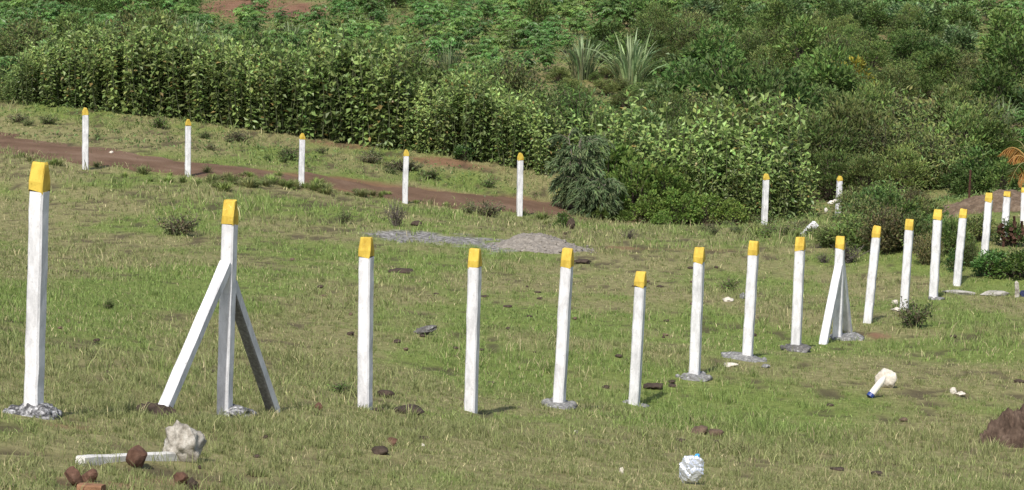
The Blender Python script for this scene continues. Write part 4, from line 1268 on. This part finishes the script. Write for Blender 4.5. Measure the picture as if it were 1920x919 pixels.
# marked thickets first
for (px, D, tp) in [(770, 84, 78), (730, 86, 60), (960, 84, 98), (930, 87, 88), (1000, 81, 150), (1040, 80, 165), (1085, 79, 160), (1065, 82, 140), (1300, 84, 150), (1250, 82, 165),
                    (300, 88, 14), (255, 90, 6), (490, 88, 48), (150, 90, 18), (60, 90, 20), (20, 88, 40), (1470, 78, 175), (1540, 76, 200), (1600, 78, 190), (1660, 76, 210), (1720, 77, 215), (1500, 75.5, 250),
                    (1560, 74, 270), (1620, 73.5, 275), (1690, 74, 262), (1750, 75, 235), (1800, 78, 190), (1840, 80, 165), (1580, 80, 160), (1700, 81, 160), (1640, 83, 150), (1780, 82, 150), (1430, 79, 165)]:
    b, h = top_height(px, D, tp + RNG.uniform(-8, 8))
    OLIVE.put(RNG.randrange(6), b, min(h, 3.0), RNG.uniform(0, 6.28), 'fine-leaved dull olive bush in the thicket beyond the hedge', 'bush', 'dull olive bushes beyond the hedge', RNG.uniform(0.9, 1.1))
for (px, D, tp) in [(1360, 86, 95), (1330, 96, 42), (1545, 90, 78), (1500, 98, 30), (1900, 92, 60), (1860, 86, 120), (1450, 112, 0), (1560, 118, -5), (800, 118, -6), (1190, 118, -10), (1010, 112, -2), (1480, 85, 130), (1420, 84, 120), (1290, 90, 110), (1890, 100, 20), (1800, 72, 300), (1850, 71, 272), (1815, 70.5, 310), (1880, 70.0, 300)]:
    b, h = top_height(px, D, tp)
    DARK.put(RNG.randrange(3), b, min(h, 3.2), RNG.uniform(0, 6.28), 'dark green bush standing above its neighbours in the overgrown field', 'bush', 'taller dark bushes of the overgrown field', RNG.uniform(0.8, 1.0))

# then fill the field
placed = []
def free(p, d):
    for q in placed:
        if (q[0] - p.x) ** 2 + (q[1] - p.y) ** 2 < d * d: return False
    return True
n_put = 0
for tries in range(6000):
    D = math.sqrt(RNG.uniform(77 ** 2, 142 ** 2))
    px = RNG.uniform(-120, 2060)
    if px < 1060 and D < 80: continue
    b = on(px, D)
    sx_, sy_ = project(np.array(b))
    if sy_ < -75: continue
    # bare red ground stays open
    if float(red_mask(b.x, b.y)) > 0.25: continue
    if 360 < sx_ < 640 and -40 < sy_ < 85 and RNG.random() < 0.8: continue
    if 1030 < sx_ < 1240 and 135 < sy_ < 225:                  # only low growth round the tall grass clumps
        if free(b, 0.8):
            placed.append((b.x, b.y))
            OLIVE.put(RNG.randrange(6), b, RNG.uniform(0.45, 0.85), RNG.uniform(0, 6), 'low olive bush in front of the two tall grass clumps', 'bush', 'low bushes round the tall grass clumps', RNG.uniform(1.2, 1.7))
        continue
    d = 1.2 + 0.004 * (D - 77)
    if not free(b, d): continue
    placed.append((b.x, b.y))
    z = fbm(np.array([b.x * 0.12]), np.array([b.y * 0.09]), 151, 3)[0] + RNG.uniform(-0.12, 0.12)
    right = (sx_ - 1100) / 800
    rz = RNG.uniform(0, 6.28)
    if sy_ < 120 and sx_ < 1300 and z > 0.42 or z > 0.55:
        CASS.put(RNG.randrange(3), b, RNG.uniform(0.9, 1.5), rz, 'pale blue-green crop plant with spreading leaves in the field beyond the hedge', 'plant', 'pale leafy crop plants of the field', RNG.uniform(0.95, 1.25))
    elif z > 0.45:
        BROAD.put(RNG.randrange(3), b, RNG.uniform(0.8, 1.6), rz, 'mid-green broad-leaved bush in the overgrown field', 'bush', 'broad-leaved bushes of the overgrown field', RNG.uniform(0.85, 1.1))
    elif z > 0.38 or right < -0.3:
        DARK.put(RNG.randrange(3), b, RNG.uniform(0.9, 1.8), rz, 'low dark green bush among the crop plants of the overgrown field', 'bush', 'low dark bushes of the overgrown field', RNG.uniform(0.85, 1.1))
    else:
        OLIVE.put(RNG.randrange(6), b, RNG.uniform(1.0, 1.8), rz, 'low olive bush scattered through the overgrown field', 'bush', 'scattered olive bushes of the overgrown field', RNG.uniform(0.85, 1.1))
    n_put += 1
    if n_put > 620: break
print('field plants', n_put)
# one yellowing bush
Y = Kind([(bush(1200, 1.0, 0.5, 22, 30, 0.12, (0.24, 0.22, 0.03), 'yellow_bush', 0.2, 0.5), 1.0)])
b, h = top_height(1590, 93, 48)
Y.put(0, b, min(h, 1.6), 0.3, 'yellowing bush in the overgrown field', 'bush')
# dark stump above the hedge
p = on(300, 104)
g = Geo(); lump(g, 0.9, 0.5, 0.6, 71, 0.6, sub=4); o = g.build('tree_stump', M_CLOD); o.location = p + Vector((0, 0, 0.9)); o.location.z = at(305, 12, 104)[2]
o.location = p + Vector((0, 0, 0.4)); tag(o, 'dark rotten stump lying above the hedge beside the red terrace', 'stump')
for K_ in (LUSH, TUFT, HEDGE, VINE, SCRUB, LEAFY, WEED, DEAD, TALL, OLIVE, DARK, BROAD, CASS): K_.drop_unused()

# ---- low leafy ground cover under and between the bushes, and along the verges
def ground_cover():
    rng = np.random.default_rng(77)
    g = Geo()
    n = 130000
    D = np.sqrt(rng.uniform(66 ** 2, 142 ** 2, n)); ang = rng.uniform(-0.26, 0.26, n)
    x, y = D * np.tan(ang), D
    dens = sstep(0.38, 0.55, fbm(x * 0.5, y * 0.4, 161, 3))
    verge = (D < 77)
    right = x > 2.5 + 0.0 * x
    bare = np.maximum(red_mask(x, y), road_mask(x, y))
    keep = (rng.random(n) < (0.25 + 0.75 * dens) * (1 - bare)) & (~verge | right | (rng.random(n) < 0.5))
    x, y = x[keep], y[keep]; n = len(x)
    hgt = 0.05 + 0.38 * fbm(x * 0.7, y * 0.7, 171, 3) * rng.random(n) * np.where(y < 77, 0.6, 1.0)
    P = np.stack([x, y, H(x, y) + hgt], 1)
    az = rng.uniform(0, 6.28, n); el = rng.normal(0.5, 0.4, n)
    A = np.stack([np.cos(az) * np.cos(el), np.sin(az) * np.cos(el), np.sin(el)], 1)
    N = norm(UP + rng.normal(0, 0.4, (n, 3)))
    ln = rng.uniform(0.09, 0.22, n) * np.where(y < 77, 0.7, 1)
    t_ = fbm(x * 0.3, y * 0.3, 181, 3)[:, None]
    c = np.array([0.135, 0.19, 0.055]) * t_ + np.array([0.10, 0.16, 0.06]) * (1 - t_)
    c = c * rng.lognormal(0, 0.2, (n, 1))
    leaves(g, P, A, N, ln, ln * 0.45, c)
    tag(g.build('ground_cover', M_LEAF), 'low leafy weeds covering the ground between the bushes', 'weeds', kind='stuff')
ground_cover()
make_grass()
